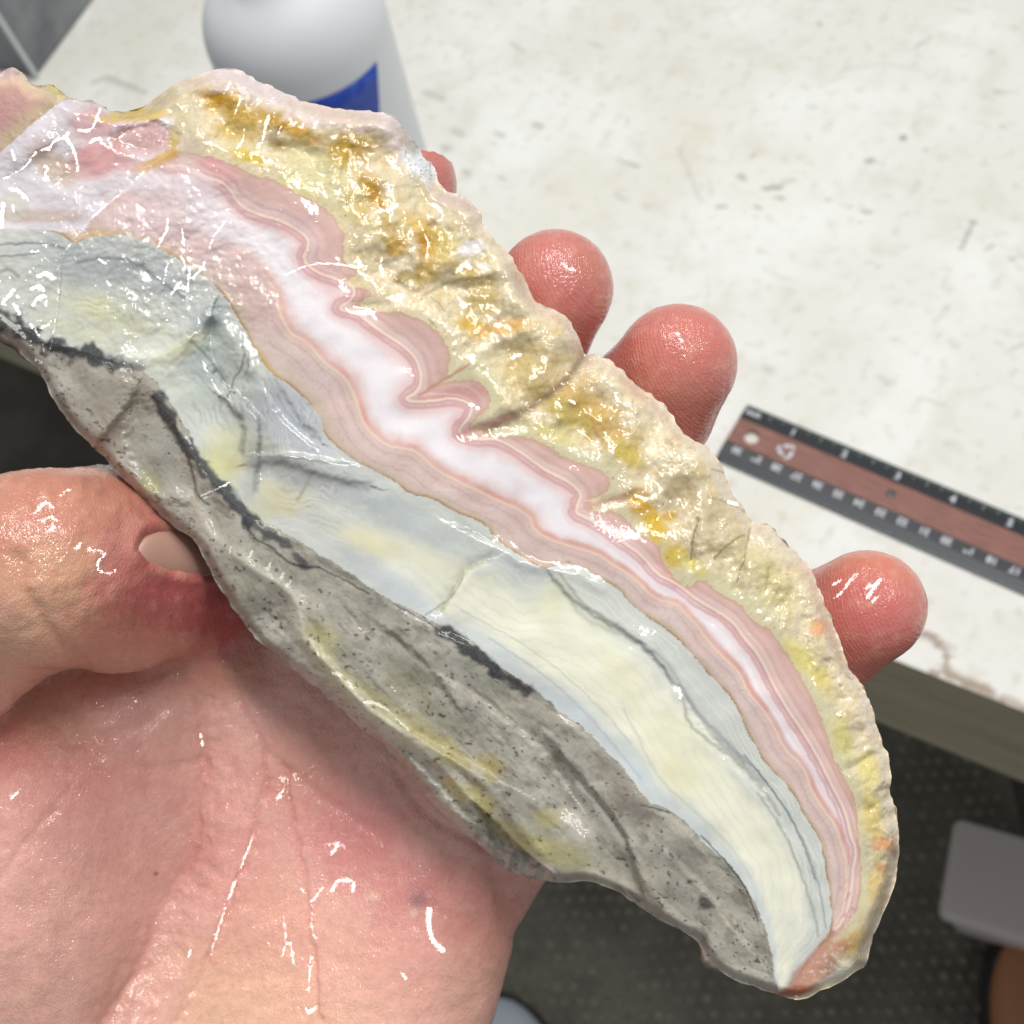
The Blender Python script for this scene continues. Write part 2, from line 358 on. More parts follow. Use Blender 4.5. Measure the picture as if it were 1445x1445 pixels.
for i in range(1, 13): text(str(i), (1.6+25.4*i-.2)*mm, 20.9*mm, 2.62*mm, 5.0*mm, 0, m_wht, ruler)
for i in range(0, 30): text(str(30-i), (8.3+10*i)*mm, .7*mm, 2.62*mm, 4.6*mm, math.pi, m_wht, ruler)
text('inch', 6.2*mm, 22.2*mm, 2.62*mm, 4.2*mm, 0, m_wht, ruler, 'unit_word')
# recycling emblem: three bent arrows round a triangle
em = empty('recycling_emblem', (28.3*mm, 10.6*mm, 2.55*mm)); em.parent = ruler; 
def arrow(a):
    pts = [(-2.6, -2.9), (-.6, -2.9), (-.6, -3.6), (1.2, -2.3), (-.6, -1.0), (-.6, -1.8), (-2.0, -1.8), (-3.0, -.2), (-3.9, -.9)]
    V = [((x*math.cos(a)-y*math.sin(a))*mm*1.12, (x*math.sin(a)+y*math.cos(a))*mm*1.12, 0) for x, y in pts]
    pyd('arrow', V, [(0, 1, 5, 6), (0, 6, 7, 8), (2, 3, 4, 5, 1)], m_wht, em)
for q in range(3): arrow(math.radians(90+120*q))
lathe('rivet', [(0, .0029), (.0019, .0029), (.0021, .0027), (.0021, .0024), (.0032, .0024), (.0033, .00242)], 24, mat('dark_rivet', (74, 78, 82), .3), ruler, (78.5*mm, 11.3*mm, -.0002))

# ================================================================== BOTTLE
bot = empty('bottle', (-.0290, .432, 0.0))
tag(bot, 'translucent white plastic bottle with a blue label, behind the stone', 'bottle')
m_bot = mat('milky_plastic', (222, 226, 230), .6); b = m_bot.node_tree.nodes['Principled BSDF']
b.inputs['Subsurface Weight'].default_value = .9; b.inputs['Subsurface Radius'].default_value = (.03, .031, .033)
b.inputs['Transmission Weight'].default_value = 0.0
rb = .0404; pr_ = [(0, 0), (rb-.004, 0), (rb-.001, .002), (rb, .006), (rb, .143)]
for i in range(1, 15):
    a = i/14*math.pi/2; pr_.append((.0135+(rb-.0135)*math.cos(a), .143+.030*math.sin(a)))
pr_ += [(.0135, .180), (.0155, .181), (.0155, .183), (.0125, .184), (.0125, .186)]
lathe('body', pr_, 72, m_bot, bot)
m_cap = mat('white_cap', (220, 222, 222), .4)
capp = [(0, .210), (.0145, .210), (.0155, .209)]+[(.0155, .1865), (.0140, .1862)]
lathe('cap', capp[::-1], 48, m_cap, bot)
m_blue = mat('blue_label', (38, 72, 168), .4)
t = NT(m_blue); t.set(t.b, 'Base Color', t.mixc(t.ramp(t.noise(t.obj(), 160, 3), .45, .75), L4((34, 68, 168)), L4((60, 96, 186))))
V = []; n = 40
a1 = math.radians(-44)
for i in range(n+1):
    a = a1-math.radians(150)*i/n
    for zz, rr in [(.048, rb+.0001)]+[(.048+.089*q/12, rb+.0004) for q in range(13)]+[(.137, rb+.0001)]:
        aa = a-math.radians(40)*(.137-zz)/.089*(1-i/n); V.append((rr*math.cos(aa), rr*math.sin(aa), zz))
link('label', npmesh('label', V, gridfaces(n+1, 15)[:, ::-1]), m_blue, bot, True)

# ================================================================== GREY PLASTIC BOX, top left
q0 = on_plane(52, 108)[:2]; q1 = on_plane(132, 0)[:2]; bd = (q1-q0)/np.linalg.norm(q1-q0)
cr = empty('storage_box', (q0[0], q0[1], 0)); cr.rotation_euler = (0, 0, math.atan2(bd[1], bd[0]))
tag(cr, 'smoky translucent plastic box standing on the bench, cut by the top left corner', 'box')
m_smk = mat('smoky_plastic', (140, 145, 152), .3); b = m_smk.node_tree.nodes['Principled BSDF']; b.inputs['Transmission Weight'].default_value = .35
t = NT(m_smk); t.set(t.b, 'Base Color', t.mixc(t.ramp(t.noise(t.obj(), 22, 4), .3, .7), L4((110, 114, 124)), L4((165, 168, 172))))
m_rib = mat('pale_corner_rib', (196, 200, 204), .3)
V, F = box(0, .22, .0, .0025, .001, .16); pyd('side_wall', V, F, m_smk, cr)
V, F = box(0, .0025, .0028, .26, .001, .16); pyd('end_wall', V, F, m_smk, cr)
V, F = box(.003, .22, .003, .26, .001, .004); pyd('bottom', V, F, m_smk, cr)
V, F = box(.0026, .22, .2575, .26, .0045, .16); pyd('back_wall', V, F, m_smk, cr)
V, F = box(-.0025, .0005, -.0025, .0005, .0005, .165); pyd('corner_rib', V, F, m_rib, cr, bevel=.0008)
V, F = box(-.006, .225, -.006, -.003, .155, .165); pyd('rim', V, F, m_rib, cr)
# ================================================================== STONE: a broken banded agate, traced on its own plane 150 mm from the lens
D0 = 150.0
HF = MC@Matrix.Diagonal((.001, .001, .001, 1))      # frame shared by stone and hand, millimetres, -z away from the eye
OUT_U = [(-150, 20), (-100, 60), (-40, 96), (0, 103), (12, 94), (25, 97), (40, 112), (52, 123), (72, 118), (85, 130), (95, 133), (108, 141), (138, 141), (147, 153), (165, 157), (190, 157), (207, 149), (232, 128), (253, 115), (270, 108), (288, 101), (310, 97), (340, 98), (362, 114), (390, 124), (420, 138), (445, 147), (480, 153), (530, 157), (560, 167), (575, 185), (590, 210), (605, 225), (614, 240), (617, 258), (633, 272), (650, 275), (665, 285), (678, 300), (684, 322), (700, 340), (712, 350), (730, 375), (741, 395), (748, 415), (765, 433), (785, 437), (800, 447), (815, 470), (822, 490), (826, 502), (840, 500), (860, 507), (875, 520), (900, 545), (930, 565), (945, 580), (958, 605), (975, 620), (995, 628), (1005, 640), (1020, 660), (1028, 680), (1035, 700), (1050, 715), (1058, 735), (1072, 738), (1090, 742), (1105, 762), (1130, 785), (1148, 805), (1160, 845), (1172, 870), (1185, 905), (1195, 935), (1215, 965), (1225, 985), (1240, 1030), (1243, 1045), (1255, 1065), (1257, 1100), (1256, 1118), (1265, 1150), (1270, 1190), (1266, 1230), (1258, 1262), (1245, 1290), (1240, 1305), (1228, 1330), (1225, 1358), (1218, 1366)]
OUT_L = [(-235, 150), (-240, 200), (-200, 290), (-140, 360), (-60, 425), (0, 470), (25, 490), (60, 530), (78, 570), (100, 600), (135, 635), (165, 665), (195, 700), (225, 728), (262, 755), (275, 762), (290, 790), (305, 820), (330, 860), (360, 900), (400, 935), (440, 965), (480, 1000), (510, 1030), (550, 1060), (590, 1110), (620, 1145), (650, 1170), (690, 1205), (720, 1232), (750, 1242), (790, 1246), (830, 1243), (860, 1253), (890, 1270), (920, 1290), (960, 1315), (985, 1325), (993, 1345), (1010, 1366), (1040, 1385), (1060, 1390), (1085, 1400), (1105, 1408), (1137, 1410), (1160, 1396), (1190, 1385), (1205, 1372), (1218, 1366)]
B = [(-150, 20), (-60, 90), (20, 108), (60, 130), (110, 142), (140, 146), (200, 192), (245, 212), (275, 216), (310, 225), (335, 235), (360, 250), (385, 250), (400, 262), (425, 275), (455, 290), (475, 310), (488, 335), (483, 371), (510, 385), (480, 402), (533, 412), (500, 432), (545, 439), (576, 443), (608, 458), (624, 475), (637, 499), (634, 520), (626, 533), (664, 513), (605, 548), (624, 541), (649, 535), (676, 537), (691, 553), (695, 570), (676, 587), (660, 602), (698, 616), (729, 614), (758, 620), (779, 633), (799, 647), (833, 658), (855, 666), (862, 680), (858, 695), (831, 706), (837, 722), (874, 722), (885, 734), (894, 745), (912, 758), (933, 770), (933, 787), (939, 799), (954, 818), (970, 832), (993, 814), (1012, 837), (1043, 849), (1064, 878), (1089, 891), (1113, 925), (1146, 982), (1163, 1023), (1175, 1065), (1192, 1098), (1208, 1130), (1212, 1180), (1216, 1221), (1216, 1270), (1196, 1308), (1171, 1332), (1155, 1353), (1120, 1408)]
Cc = [(-150, 60), (-40, 170), (60, 190), (150, 170), (230, 235), (262, 232), (277, 242), (291, 250), (312, 256), (325, 267), (333, 283), (350, 296), (370, 304), (399, 312), (422, 325), (435, 337), (435, 350), (426, 366), (448, 385), (479, 394), (498, 404), (502, 412), (495, 423), (483, 431), (479, 437), (504, 441), (525, 458), (545, 472), (566, 485), (585, 502), (593, 518), (595, 537), (591, 551), (568, 566), (608, 566), (639, 561), (659, 566), (667, 576), (662, 589), (649, 603), (648, 613), (671, 620), (696, 618), (716, 626), (737, 639), (758, 655), (779, 668), (804, 680), (822, 697), (814, 712), (812, 724), (831, 732), (853, 745), (881, 766), (906, 783), (927, 810), (950, 820), (968, 833), (985, 847), (1016, 864), (1037, 880), (1049, 899), (1072, 925), (1093, 970), (1113, 1003), (1138, 1040), (1159, 1077), (1179, 1118), (1194, 1147), (1200, 1180), (1208, 1196), (1204, 1229), (1200, 1270), (1190, 1299), (1163, 1328), (1120, 1405)]
Ee = [(-150, 140), (-60, 250), (20, 300), (90, 300), (150, 290), (200, 280), (250, 320), (262, 340), (291, 346), (340, 360), (385, 400), (395, 440), (402, 458), (412, 472), (431, 481), (446, 497), (460, 514), (483, 529), (495, 547), (506, 574), (512, 597), (529, 616), (545, 628), (566, 632), (586, 635), (616, 664), (655, 683), (693, 702), (746, 725), (755, 751), (788, 766), (845, 782), (862, 795), (881, 806), (902, 822), (919, 841), (937, 849), (956, 852), (968, 866), (985, 884), (997, 902), (1019, 925), (1044, 949), (1056, 978), (1072, 995), (1093, 1024), (1105, 1056), (1134, 1081), (1146, 1118), (1163, 1143), (1179, 1164), (1188, 1188), (1196, 1221), (1194, 1270), (1182, 1300), (1158, 1330), (1118, 1403)]
Ff = [(-150, 200), (-60, 300), (0, 322), (40, 318), (85, 330), (105, 345), (130, 333), (175, 330), (215, 345), (250, 365), (290, 390), (315, 415), (335, 445), (350, 475), (365, 505), (385, 530), (405, 540), (421, 553), (441, 574), (454, 593), (458, 614), (479, 634), (500, 650), (529, 664), (563, 683), (578, 698), (609, 702), (639, 721), (666, 732), (685, 740), (700, 763), (731, 782), (765, 804), (792, 795), (822, 799), (845, 816), (873, 830), (887, 851), (912, 870), (937, 886), (954, 899), (978, 925), (1006, 958), (1035, 986), (1052, 1028), (1081, 1081), (1114, 1110), (1134, 1151), (1155, 1180), (1165, 1221), (1171, 1271), (1175, 1312), (1155, 1338), (1130, 1367), (1116, 1402)]
Gg = [(-240, 250), (-120, 350), (0, 437), (40, 470), (69, 483), (104, 490), (156, 509), (194, 518), (225, 543), (249, 581), (273, 620), (287, 658), (311, 692), (349, 727), (398, 748), (450, 782), (498, 810), (521, 831), (563, 852), (597, 869), (616, 881), (670, 903), (693, 934), (750, 968), (788, 1002), (826, 1029), (850, 1056), (883, 1085), (912, 1131), (945, 1143), (974, 1164), (994, 1192), (1027, 1217), (1052, 1250), (1068, 1279), (1081, 1312), (1089, 1345), (1093, 1378), (1100, 1400)]
RID = [(170, 660), (225, 700), (262, 705), (275, 700), (285, 730), (300, 762), (330, 785), (355, 802), (395, 826), (413, 842), (424, 870), (426, 900), (470, 947), (520, 1003), (560, 1030), (600, 1062), (640, 1100), (665, 1130)]
RID2 = [(600, 1045), (650, 1080), (700, 1120), (730, 1165), (760, 1200)]
RID3 = [(780, 1040), (815, 1110), (850, 1150), (880, 1195), (905, 1235), (940, 1290)]
# rows along the stone's long axis
ca, sa = math.cos(math.radians(44)), math.sin(math.radians(44))
def along(p): p = np.array(p, float); return p[:, 0]*ca+p[:, 1]*sa, -p[:, 0]*sa+p[:, 1]*ca
su, pu = along(chaikin(OUT_U, 1)); sl, pl = along(chaikin(OUT_L, 1))
def mono(s, p):
    s2 = np.maximum.accumulate(s+np.arange(len(s))*1e-3); return s2, p
su, pu = mono(su, pu); sl, pl = mono(sl, pl)
NS, NT_, NB = 1240, 372, 60
S = np.linspace(-80, min(su[-1], sl[-1])-.5, NS); S = np.sort(np.concatenate([S[:-14], S[-14]+(S[-1]-S[-14])*np.sqrt(np.linspace(0, 1, 15)[1:])]))
NS = len(S)
pU = np.interp(S, su, pu); pL = np.interp(S, sl, pl)
pU = pU-np.interp(S, S, fbm(S, S*0+3, 26, 4, 61))*8; pL = pL+fbm(S, S*0+9, 30, 4, 67)*5
clo = sm(S[-1]+1, S[-1]-22, S)*0+1
T = np.linspace(0, 1, NT_)
def smooth(a, n): k = np.hanning(2*n+1); k /= k.sum(); return np.convolve(np.pad(a, n, 'edge'), k, 'valid')
pU = smooth(pU, 2); pL = smooth(pL, 2); sU = smooth(pU, 16); sL = smooth(pL, 16)
tip = sm(S[-1]-40, S[-1]-110, S) if False else 1-sm(S[-1]-160, S[-1]-60, S)
sU = pU+(sU-pU)*tip; sL = pL+(sL-pL)*tip
SS = np.repeat(S[:, None], NT_, 1); PP = sU[:, None]*(1-T)+sL[:, None]*T+(pU-sU)[:, None]*(1-T)**7+(pL-sL)[:, None]*T**7
X = (SS*ca-PP*sa).ravel().astype(np.float32); Y = (SS*sa+PP*ca).ravel().astype(np.float32)
tt = np.tile(T, NS).astype(np.float32); wid = np.repeat(pL-pU, NT_).astype(np.float32)
dU = dist(X, Y, chaikin(OUT_U, 1)); dL = dist(X, Y, chaikin(OUT_L, 1))                        # px from the rim, from the lower edge
n200 = fbm(X, Y, 200, 3, 1); n60 = fbm(X, Y, 60, 4, 2); n20 = fbm(X, Y, 20, 4, 3); n8 = fbm(X, Y, 8, 3, 4); n4 = fbm(X, Y, 3.5, 2, 6)
wX = X+fbm(X, Y, 14, 3, 11)*4; wY = Y+fbm(X, Y, 14, 3, 12)*4
cB, cC, cE, cF, cG = [chaikin(q, 1) for q in (B, Cc, Ee, Ff, Gg)]
dB = signed(wX, wY, cB); dC = signed(X+n20*2, Y+n20*2, cC); dE = signed(X+n20*3, Y+n20*2, cE); dF = signed(X+n20*4, Y+n20*3+n8, cF); dG = signed(wX, wY, cG)
up = lambda c: lin(c)
def dl(pts, w=1.5, n=1): return distn(wX*.6+X*.4, wY*.6+Y*.4, chaikin(pts, 1) if len(pts) > 2 else pts, 60)
def line(C, pts, w, c, s=1.0): return mix(C, s*np.exp(-(dl(pts)/w)**2), up(c))
def blob(x0, y0, a, b, ang=44, soft=.5, nz=.55):
    q = math.radians(ang); dx = X-x0; dy = Y-y0; u = dx*math.cos(q)+dy*math.sin(q); v = -dx*math.sin(q)+dy*math.cos(q)
    r = np.sqrt((u/a)**2+(v/b)**2)+(n20*.8+n60*.4+n8*.35)*nz
    return 1-sm(1-soft, 1+soft, r)
# left upper facets
K = [(258, 205), (200, 240), (185, 262), (150, 290), (130, 308), (118, 330), (95, 352), (88, 372), (84, 420), (78, 460), (65, 515), (60, 535)]
J = [(-150, 330), (-60, 260), (0, 215), (45, 175), (70, 155), (90, 140), (108, 135)]
inK = inside(X, Y, K+[(60, 560), (-400, 500), (-400, -200), (100, 60), (262, 60), (262, 190)])
inKs = inK*(1-sm(205, 256, X))
lowr = inside(X, Y, [(100, 141), (140, 148), (165, 166), (200, 166), (232, 158), (254, 176), (262, 190), (262, 500), (-400, 500), (-400, 141)])
inJ = inside(X, Y, J+[(108, 60), (-400, 60), (-400, 400)])
# ---- wet glints put in: normals set to mirror a lamp into the camera
def glints(X, Y, lines, beads, grow=0.):
    gm = np.zeros(X.shape, np.float32); gn = np.zeros((len(X), 3), np.float32); gn[:, 2] = 1
    def target(x0, y0):
        v_ = -np.array([(x0-722.5)/FPX, -(y0-722.5)/FPX, -1.]); v_ /= np.linalg.norm(v_)
        w_ = CAM+.155*(FW+RT*(x0-722.5)/FPX-UP*(y0-722.5)/FPX); l_ = np.array(random.choice(LAMPS))-w_; l_ = np.array([l_@RT, l_@UP, -l_@FW])
        q_ = v_+l_/np.linalg.norm(l_); return q_/np.linalg.norm(q_)
    jx = fbm(X, Y, 5, 2, 95)*1.6; jy = fbm(X, Y, 5, 2, 96)*1.6; br_ = fbm(X, Y, 9, 2, 98)
    for pts, w_ in lines:
        p = chaikin(pts, 2) if len(pts) > 2 else np.array(pts, float); lo_ = p.min(0)-20; hi_ = p.max(0)+20
        m = np.nonzero((X > lo_[0]) & (X < hi_[0]) & (Y > lo_[1]) & (Y < hi_[1]))[0]
        if not len(m): continue
        d = dist(X[m]+jx[m], Y[m]+jy[m], p); k = (1-sm(w_*.42+grow, w_*.55+grow+1.2, d-br_[m]*1.2)); k = np.where(k > gm[m], k, 0)
        u = np.nonzero(k > 0)[0]; gm[m[u]] = k[u]; gn[m[u]] = target(*p.mean(0))+np.stack([br_[m[u]]*.04, jx[m[u]]*.05, 0*u], 1)
    for x0, y0, r in beads:
        m = np.nonzero((abs(X-x0) < r+4) & (abs(Y-y0) < r+4))[0]
        if not len(m): continue
        d = np.hypot(X[m]+jx[m]-x0, (Y[m]+jy[m]-y0)*1.3); k = 1-sm(r*.7, r+.9, d); u = np.nonzero(k > gm[m])[0]
        gm[m[u]] = k[u]; gn[m[u]] = target(x0, y0)
    return gm, gn
bd_ = []
def scatter(cx, cy, sx, sy, n, r0, r1):
    for _ in range(n): bd_.append((random.gauss(cx, sx), random.gauss(cy, sy), random.uniform(r0, r1)*random.uniform(.6, 1)))
def bend(t, nrm):      # swaps in the aimed glint normal on the marked spots
    tv = t.n('ShaderNodeVectorTransform', _vector_type='NORMAL', _convert_from='OBJECT', _convert_to='WORLD'); t.set(tv, 0, t.attr('glint_normal').outputs['Vector'])
    mx_ = t.n('ShaderNodeMix', _data_type='VECTOR'); t.set(mx_, 0, t.attr('film').outputs['Fac']); t.set(mx_, 4, nrm); t.set(mx_, 5, tv.outputs[0])
    nv_ = t.n('ShaderNodeVectorMath', _operation='NORMALIZE'); t.set(nv_, 0, mx_.outputs[1]); return nv_.outputs[0]
slines = [([(6, 252), (19, 246), (37, 234), (45, 221), (52, 214), (66, 209)], 3), ([(69, 211), (77, 198), (91, 194), (97, 188)], 4), ([(94, 196), (102, 207), (108, 221), (110, 242)], 5), ([(110, 184), (125, 186), (133, 178), (141, 154)], 4), ([(127, 201), (135, 195), (143, 197)], 4), ([(143, 201), (154, 209)], 4), ([(62, 234), (69, 238), (62, 246), (69, 255)], 4),
 ([(17, 213), (21, 225)], 4), ([(15, 267), (27, 269), (39, 281)], 5), ([(4, 288), (2, 319)], 6), ([(18, 290), (20, 300)], 4), ([(203, 242), (166, 277), (127, 308), (91, 356)], .8), ([(85, 392), (79, 455), (66, 512)], 1), ([(237, 308), (235, 327)], 2.5), ([(257, 323), (260, 348)], 2.5), ([(222, 350), (233, 329)], 2.5), ([(318, 312), (302, 333), (294, 352), (287, 377)], 2.4),
 ([(230, 400), (237, 369), (245, 365)], 2.4), ([(264, 411), (268, 380)], 3), ([(241, 415), (255, 398)], 3), ([(272, 392), (284, 380)], 3), ([(255, 362), (262, 372), (258, 385)], 2.4), ([(205, 385), (212, 395)], 4), ([(591, 312), (602, 337), (604, 347), (602, 362)], 2.8), ([(538, 362), (537, 378), (541, 389)], 4), ([(548, 298), (560, 289)], 5), ([(530, 298), (545, 296)], 2.5), ([(610, 288), (618, 292)], 4), ([(645, 383), (655, 372), (664, 378)], 6),
 ([(676, 374), (687, 379)], 4), ([(400, 389), (441, 371), (477, 372), (506, 378)], 1.6), ([(504, 382), (516, 389)], 3), ([(344, 182), (345, 196), (335, 209)], 2.4), ([(380, 163), (375, 180), (371, 196)], 2.6), ([(339, 140), (329, 169)], 2), ([(325, 117), (316, 132)], 2), ([(397, 178), (393, 188)], 2.6), ([(410, 168), (413, 178), (418, 172)], 2.4), ([(283, 700), (304, 691), (324, 681)], 2), ([(283, 704), (300, 700)], 1.6),
 ([(324, 780), (327, 772)], 4), ([(352, 785), (356, 778)], 4), ([(378, 802), (383, 793)], 4), ([(397, 816), (400, 809)], 4), ([(405, 828), (410, 820)], 4), ([(468, 949), (480, 953)], 6), ([(491, 962), (500, 972)], 5), ([(514, 991), (529, 991), (548, 1002)], 5), ([(559, 1014), (578, 1031)], 5), ([(447, 920), (452, 930)], 4), ([(140, 366), (150, 372)], 4), ([(500, 330), (505, 337)], 3), ([(552, 420), (566, 424)], 3),
 ([(785, 568), (792, 574)], 4), ([(805, 565), (812, 570)], 4), ([(868, 555), (872, 566)], 3.5), ([(1028, 708), (1040, 712)], 5), ([(898, 700), (912, 704)], 4), ([(663, 570), (675, 576)], 5), ([(722, 505), (735, 500)], 4), ([(952, 972), (960, 976), (960, 984)], 4), ([(55, 390), (65, 384), (74, 392)], 6), ([(44, 408), (56, 402), (62, 410)], 6), ([(46, 430), (54, 420), (62, 418)], 6), ([(4, 428), (20, 408)], 5), ([(20, 430), (28, 442)], 5), ([(66, 420), (64, 432)], 4), ([(5, 450), (14, 458), (26, 462)], 7), ([(30, 470), (36, 476)], 5), ([(48, 462), (52, 468)], 4), ([(60, 462), (68, 458)], 5), ([(50, 508), (58, 512)], 5), ([(60, 485), (62, 496)], 3)]
scatter(58, 350, 14, 14, 30, 1, 3); scatter(40, 420, 24, 30, 50, 1, 3.2); scatter(30, 465, 24, 14, 40, 1, 3.4); scatter(225, 395, 50, 28, 90, .7, 2.2); scatter(255, 345, 40, 26, 50, .7, 1.8); scatter(300, 260, 30, 16, 50, .6, 1.6); scatter(230, 270, 40, 30, 50, .6, 1.6); scatter(420, 300, 60, 40, 30, .7, 2); scatter(360, 180, 60, 30, 60, .7, 1.8)
scatter(600, 350, 60, 40, 70, .7, 2); scatter(680, 430, 50, 40, 40, .7, 1.8); scatter(820, 590, 60, 50, 40, .7, 1.8); scatter(920, 730, 26, 26, 26, .8, 2); scatter(540, 1000, 70, 40, 70, .8, 2.2); scatter(380, 800, 30, 20, 40, .8, 2.2); scatter(190, 520, 20, 12, 24, .8, 2.2); scatter(130, 240, 80, 60, 60, .8, 2); scatter(1000, 900, 90, 120, 30, .6, 1.2)
# ---- colour
rim = dB > 0
# rim zone
C = np.tile(up((222, 209, 174)), (len(X), 1))
C = mix(C, sm(-.25, .35, n60+n20*.4), up((230, 216, 186)))
C = mix(C, .6*sm(.0, .5, fbm(X, Y, 34, 4, 14)), up((216, 190, 132)))
C = mix(C, .6*sm(.05, .5, fbm(X, Y, 26, 5, 15)), up((206, 184, 144)))
C = mix(C, .6*sm(.05, .5, fbm(X, Y, 12, 5, 16, .7)), up((236, 222, 190))); C = mix(C, .5*sm(.1, .5, fbm(X, Y, 14, 5, 17, .75)), up((200, 162, 84)))
fib = fbm(X*ca+Y*sa, (-X*sa+Y*ca)*.18, 5, 3, 18)
C = mix(C, (1-sm(8, 45, dB))*sm(430, 560, Y)*1.0+0*X, up((214, 206, 172)))
C = mix(C, .35*(1-sm(20, 60, dB))*sm(0, .4, fib), up((190, 176, 134)))
for (x0, y0, a, b_, an, c, s) in [
    (310, 132, 30, 26, 30, (206, 158, 30), 1), (345, 165, 30, 14, 35, (196, 160, 60), .9), (392, 170, 46, 15, 20, (186, 150, 60), .95), (330, 185, 26, 12, 20, (206, 178, 96), .8),
    (350, 220, 24, 10, 20, (214, 186, 70), .9), (425, 190, 30, 12, 30, (206, 156, 46), .9), (395, 205, 18, 8, 20, (150, 118, 44), .9), (500, 205, 34, 20, 10, (184, 152, 76), .95), (478, 222, 18, 20, 0, (186, 150, 30), .95),
    (455, 250, 70, 28, 40, (212, 204, 156), .8), (418, 260, 30, 12, 30, (216, 206, 146), .8), (527, 272, 14, 34, -20, (190, 146, 36), .95), (505, 290, 14, 30, -20, (204, 176, 100), .7), (560, 330, 26, 22, 20, (208, 180, 110), .7),
    (603, 340, 16, 30, -20, (196, 144, 40), .95), (585, 315, 24, 10, 30, (226, 196, 120), .9), (560, 350, 16, 14, 0, (200, 160, 70), .9), (625, 345, 20, 22, 0, (204, 184, 104), .8), (600, 385, 18, 14, 0, (192, 160, 76), .8), (572, 392, 20, 10, 0, (184, 158, 80), .7),
    (660, 385, 30, 14, 20, (190, 162, 84), .8), (680, 420, 26, 26, 0, (192, 168, 104), .8), (668, 462, 22, 14, 30, (206, 172, 72), .9), (710, 462, 44, 8, -8, (228, 182, 112), .9), (740, 520, 36, 44, 30, (200, 176, 112), .7), (690, 530, 22, 40, -10, (218, 210, 172), .7),
    (820, 570, 60, 30, 40, (204, 172, 110), .85), (850, 600, 60, 22, 40, (200, 162, 80), .7), (780, 612, 34, 12, 20, (220, 206, 140), .8), (800, 585, 40, 14, 40, (200, 182, 100), .8), (885, 640, 22, 14, 40, (196, 176, 70), .8),
    (905, 712, 26, 14, 45, (206, 160, 40), .95), (925, 745, 22, 14, 60, (212, 176, 50), .95), (946, 728, 10, 8, 0, (204, 164, 70), .9), (955, 782, 16, 16, 30, (214, 182, 70), .95), (975, 795, 26, 10, 40, (216, 206, 120), .8),
    (960, 690, 40, 26, 50, (184, 166, 128), .7), (1010, 740, 34, 50, 20, (196, 180, 142), .6), (1060, 800, 40, 24, 50, (206, 198, 150), .6), (1100, 830, 30, 22, 50, (206, 194, 130), .6), (1128, 925, 26, 14, 50, (220, 206, 120), .8), (1160, 960, 24, 12, 60, (220, 202, 118), .8),
    (1190, 1040, 26, 14, 75, (206, 198, 120), .8), (1225, 1085, 24, 16, 70, (222, 208, 130), .9), (1230, 1150, 34, 14, 85, (226, 206, 130), .9), (1238, 1250, 30, 12, 95, (224, 196, 120), .9), (1203, 1330, 22, 12, -40, (220, 190, 100), .95), (1225, 1295, 16, 10, -50, (216, 200, 150), .8),
    (1155, 885, 10, 12, 40, (226, 150, 90), .7), (1250, 1190, 10, 20, 90, (222, 150, 90), .8), (1263, 1203, 5, 5, 0, (168, 80, 50), .9), (1245, 1225, 10, 8, 0, (216, 156, 96), .7), (1140, 800, 20, 8, 50, (222, 186, 160), .6)]:
    C = mix(C, s*blob(x0, y0, a, b_, an, .6, .7), up(c))
edgeband = (1-sm(4, 22, dU+n20*22+n60*20))
C = mix(C, edgeband*.55, up((224, 206, 192)))
C = mix(C, (1-sm(16, 40, dU+n20*20))*(1-sm(560, 600, X))*sm(262, 312, X)*.95, up((228, 212, 210)))
C = mix(C, blob(470, 160, 60, 12, 12)*.7, up((226, 200, 176)))
C = mix(C, blob(592, 225, 34, 22, 62, .3), up((226, 228, 230))); C = mix(C, .8*blob(592, 225, 34, 22, 62, .3)*sm(.18, .4, n4+n8*.4), up((120, 112, 104)))
C = mix(C, blob(668, 350, 20, 11, -20, .3), up((234, 230, 226))); C = mix(C, blob(575, 196, 26, 12, 50, .4)*.7, up((176, 164, 150)))
C = mix(C, blob(1180, 1375, 34, 10, -25, .3)*.8, up((232, 226, 214)))
C = mix(C, blob(640, 285, 30, 12, 20)*.8, up((212, 190, 178))); C = mix(C, blob(730, 400, 30, 12, 60)*.7, up((190, 180, 160)))
C = mix(C, .6*sm(.33, .6, fbm(X, Y, 7, 4, 23))*rim, up((150, 122, 76)))
for p, w_, c, s in [([(822, 505), (800, 535), (770, 560), (740, 580), (705, 598), (672, 612)], 7, (128, 104, 74), .85), ([(880, 700), (900, 690), (915, 700)], 4, (160, 130, 90), .7),
    ([(985, 735), (978, 760), (974, 790)], 1.6, (110, 92, 66), .8), ([(1050, 755), (1030, 765), (1008, 788)], 1.8, (140, 120, 80), .7), ([(1058, 745), (1050, 790), (1040, 820)], 1.8, (132, 112, 84), .8), ([(1005, 662), (1025, 668)], 1.4, (90, 84, 60), .6),
    ([(1085, 800), (1080, 835)], 1.8, (170, 160, 90), .7), ([(1000, 700), (1030, 710), (1050, 722)], 1.5, (130, 116, 92), .5), ([(1210, 1075), (1225, 1065), (1242, 1062)], 3, (180, 160, 110), .7), ([(1256, 1112), (1246, 1128), (1225, 1140)], 4, (168, 148, 84), .7),
    ([(1090, 742), (1106, 762), (1112, 772)], 1.4, (70, 60, 60), .8), ([(590, 420), (640, 395), (690, 390)], 3, (150, 128, 84), .6), ([(560, 395), (585, 412), (600, 405)], 4, (138, 116, 66), .7), ([(640, 365), (700, 352)], 3, (226, 214, 190), .6),
    ([(608, 420), (622, 430), (628, 440)], 1, (140, 128, 90), .6), ([(605, 450), (616, 462)], 1, (140, 128, 90), .6)]: C = line(C, p, w_, c, s)
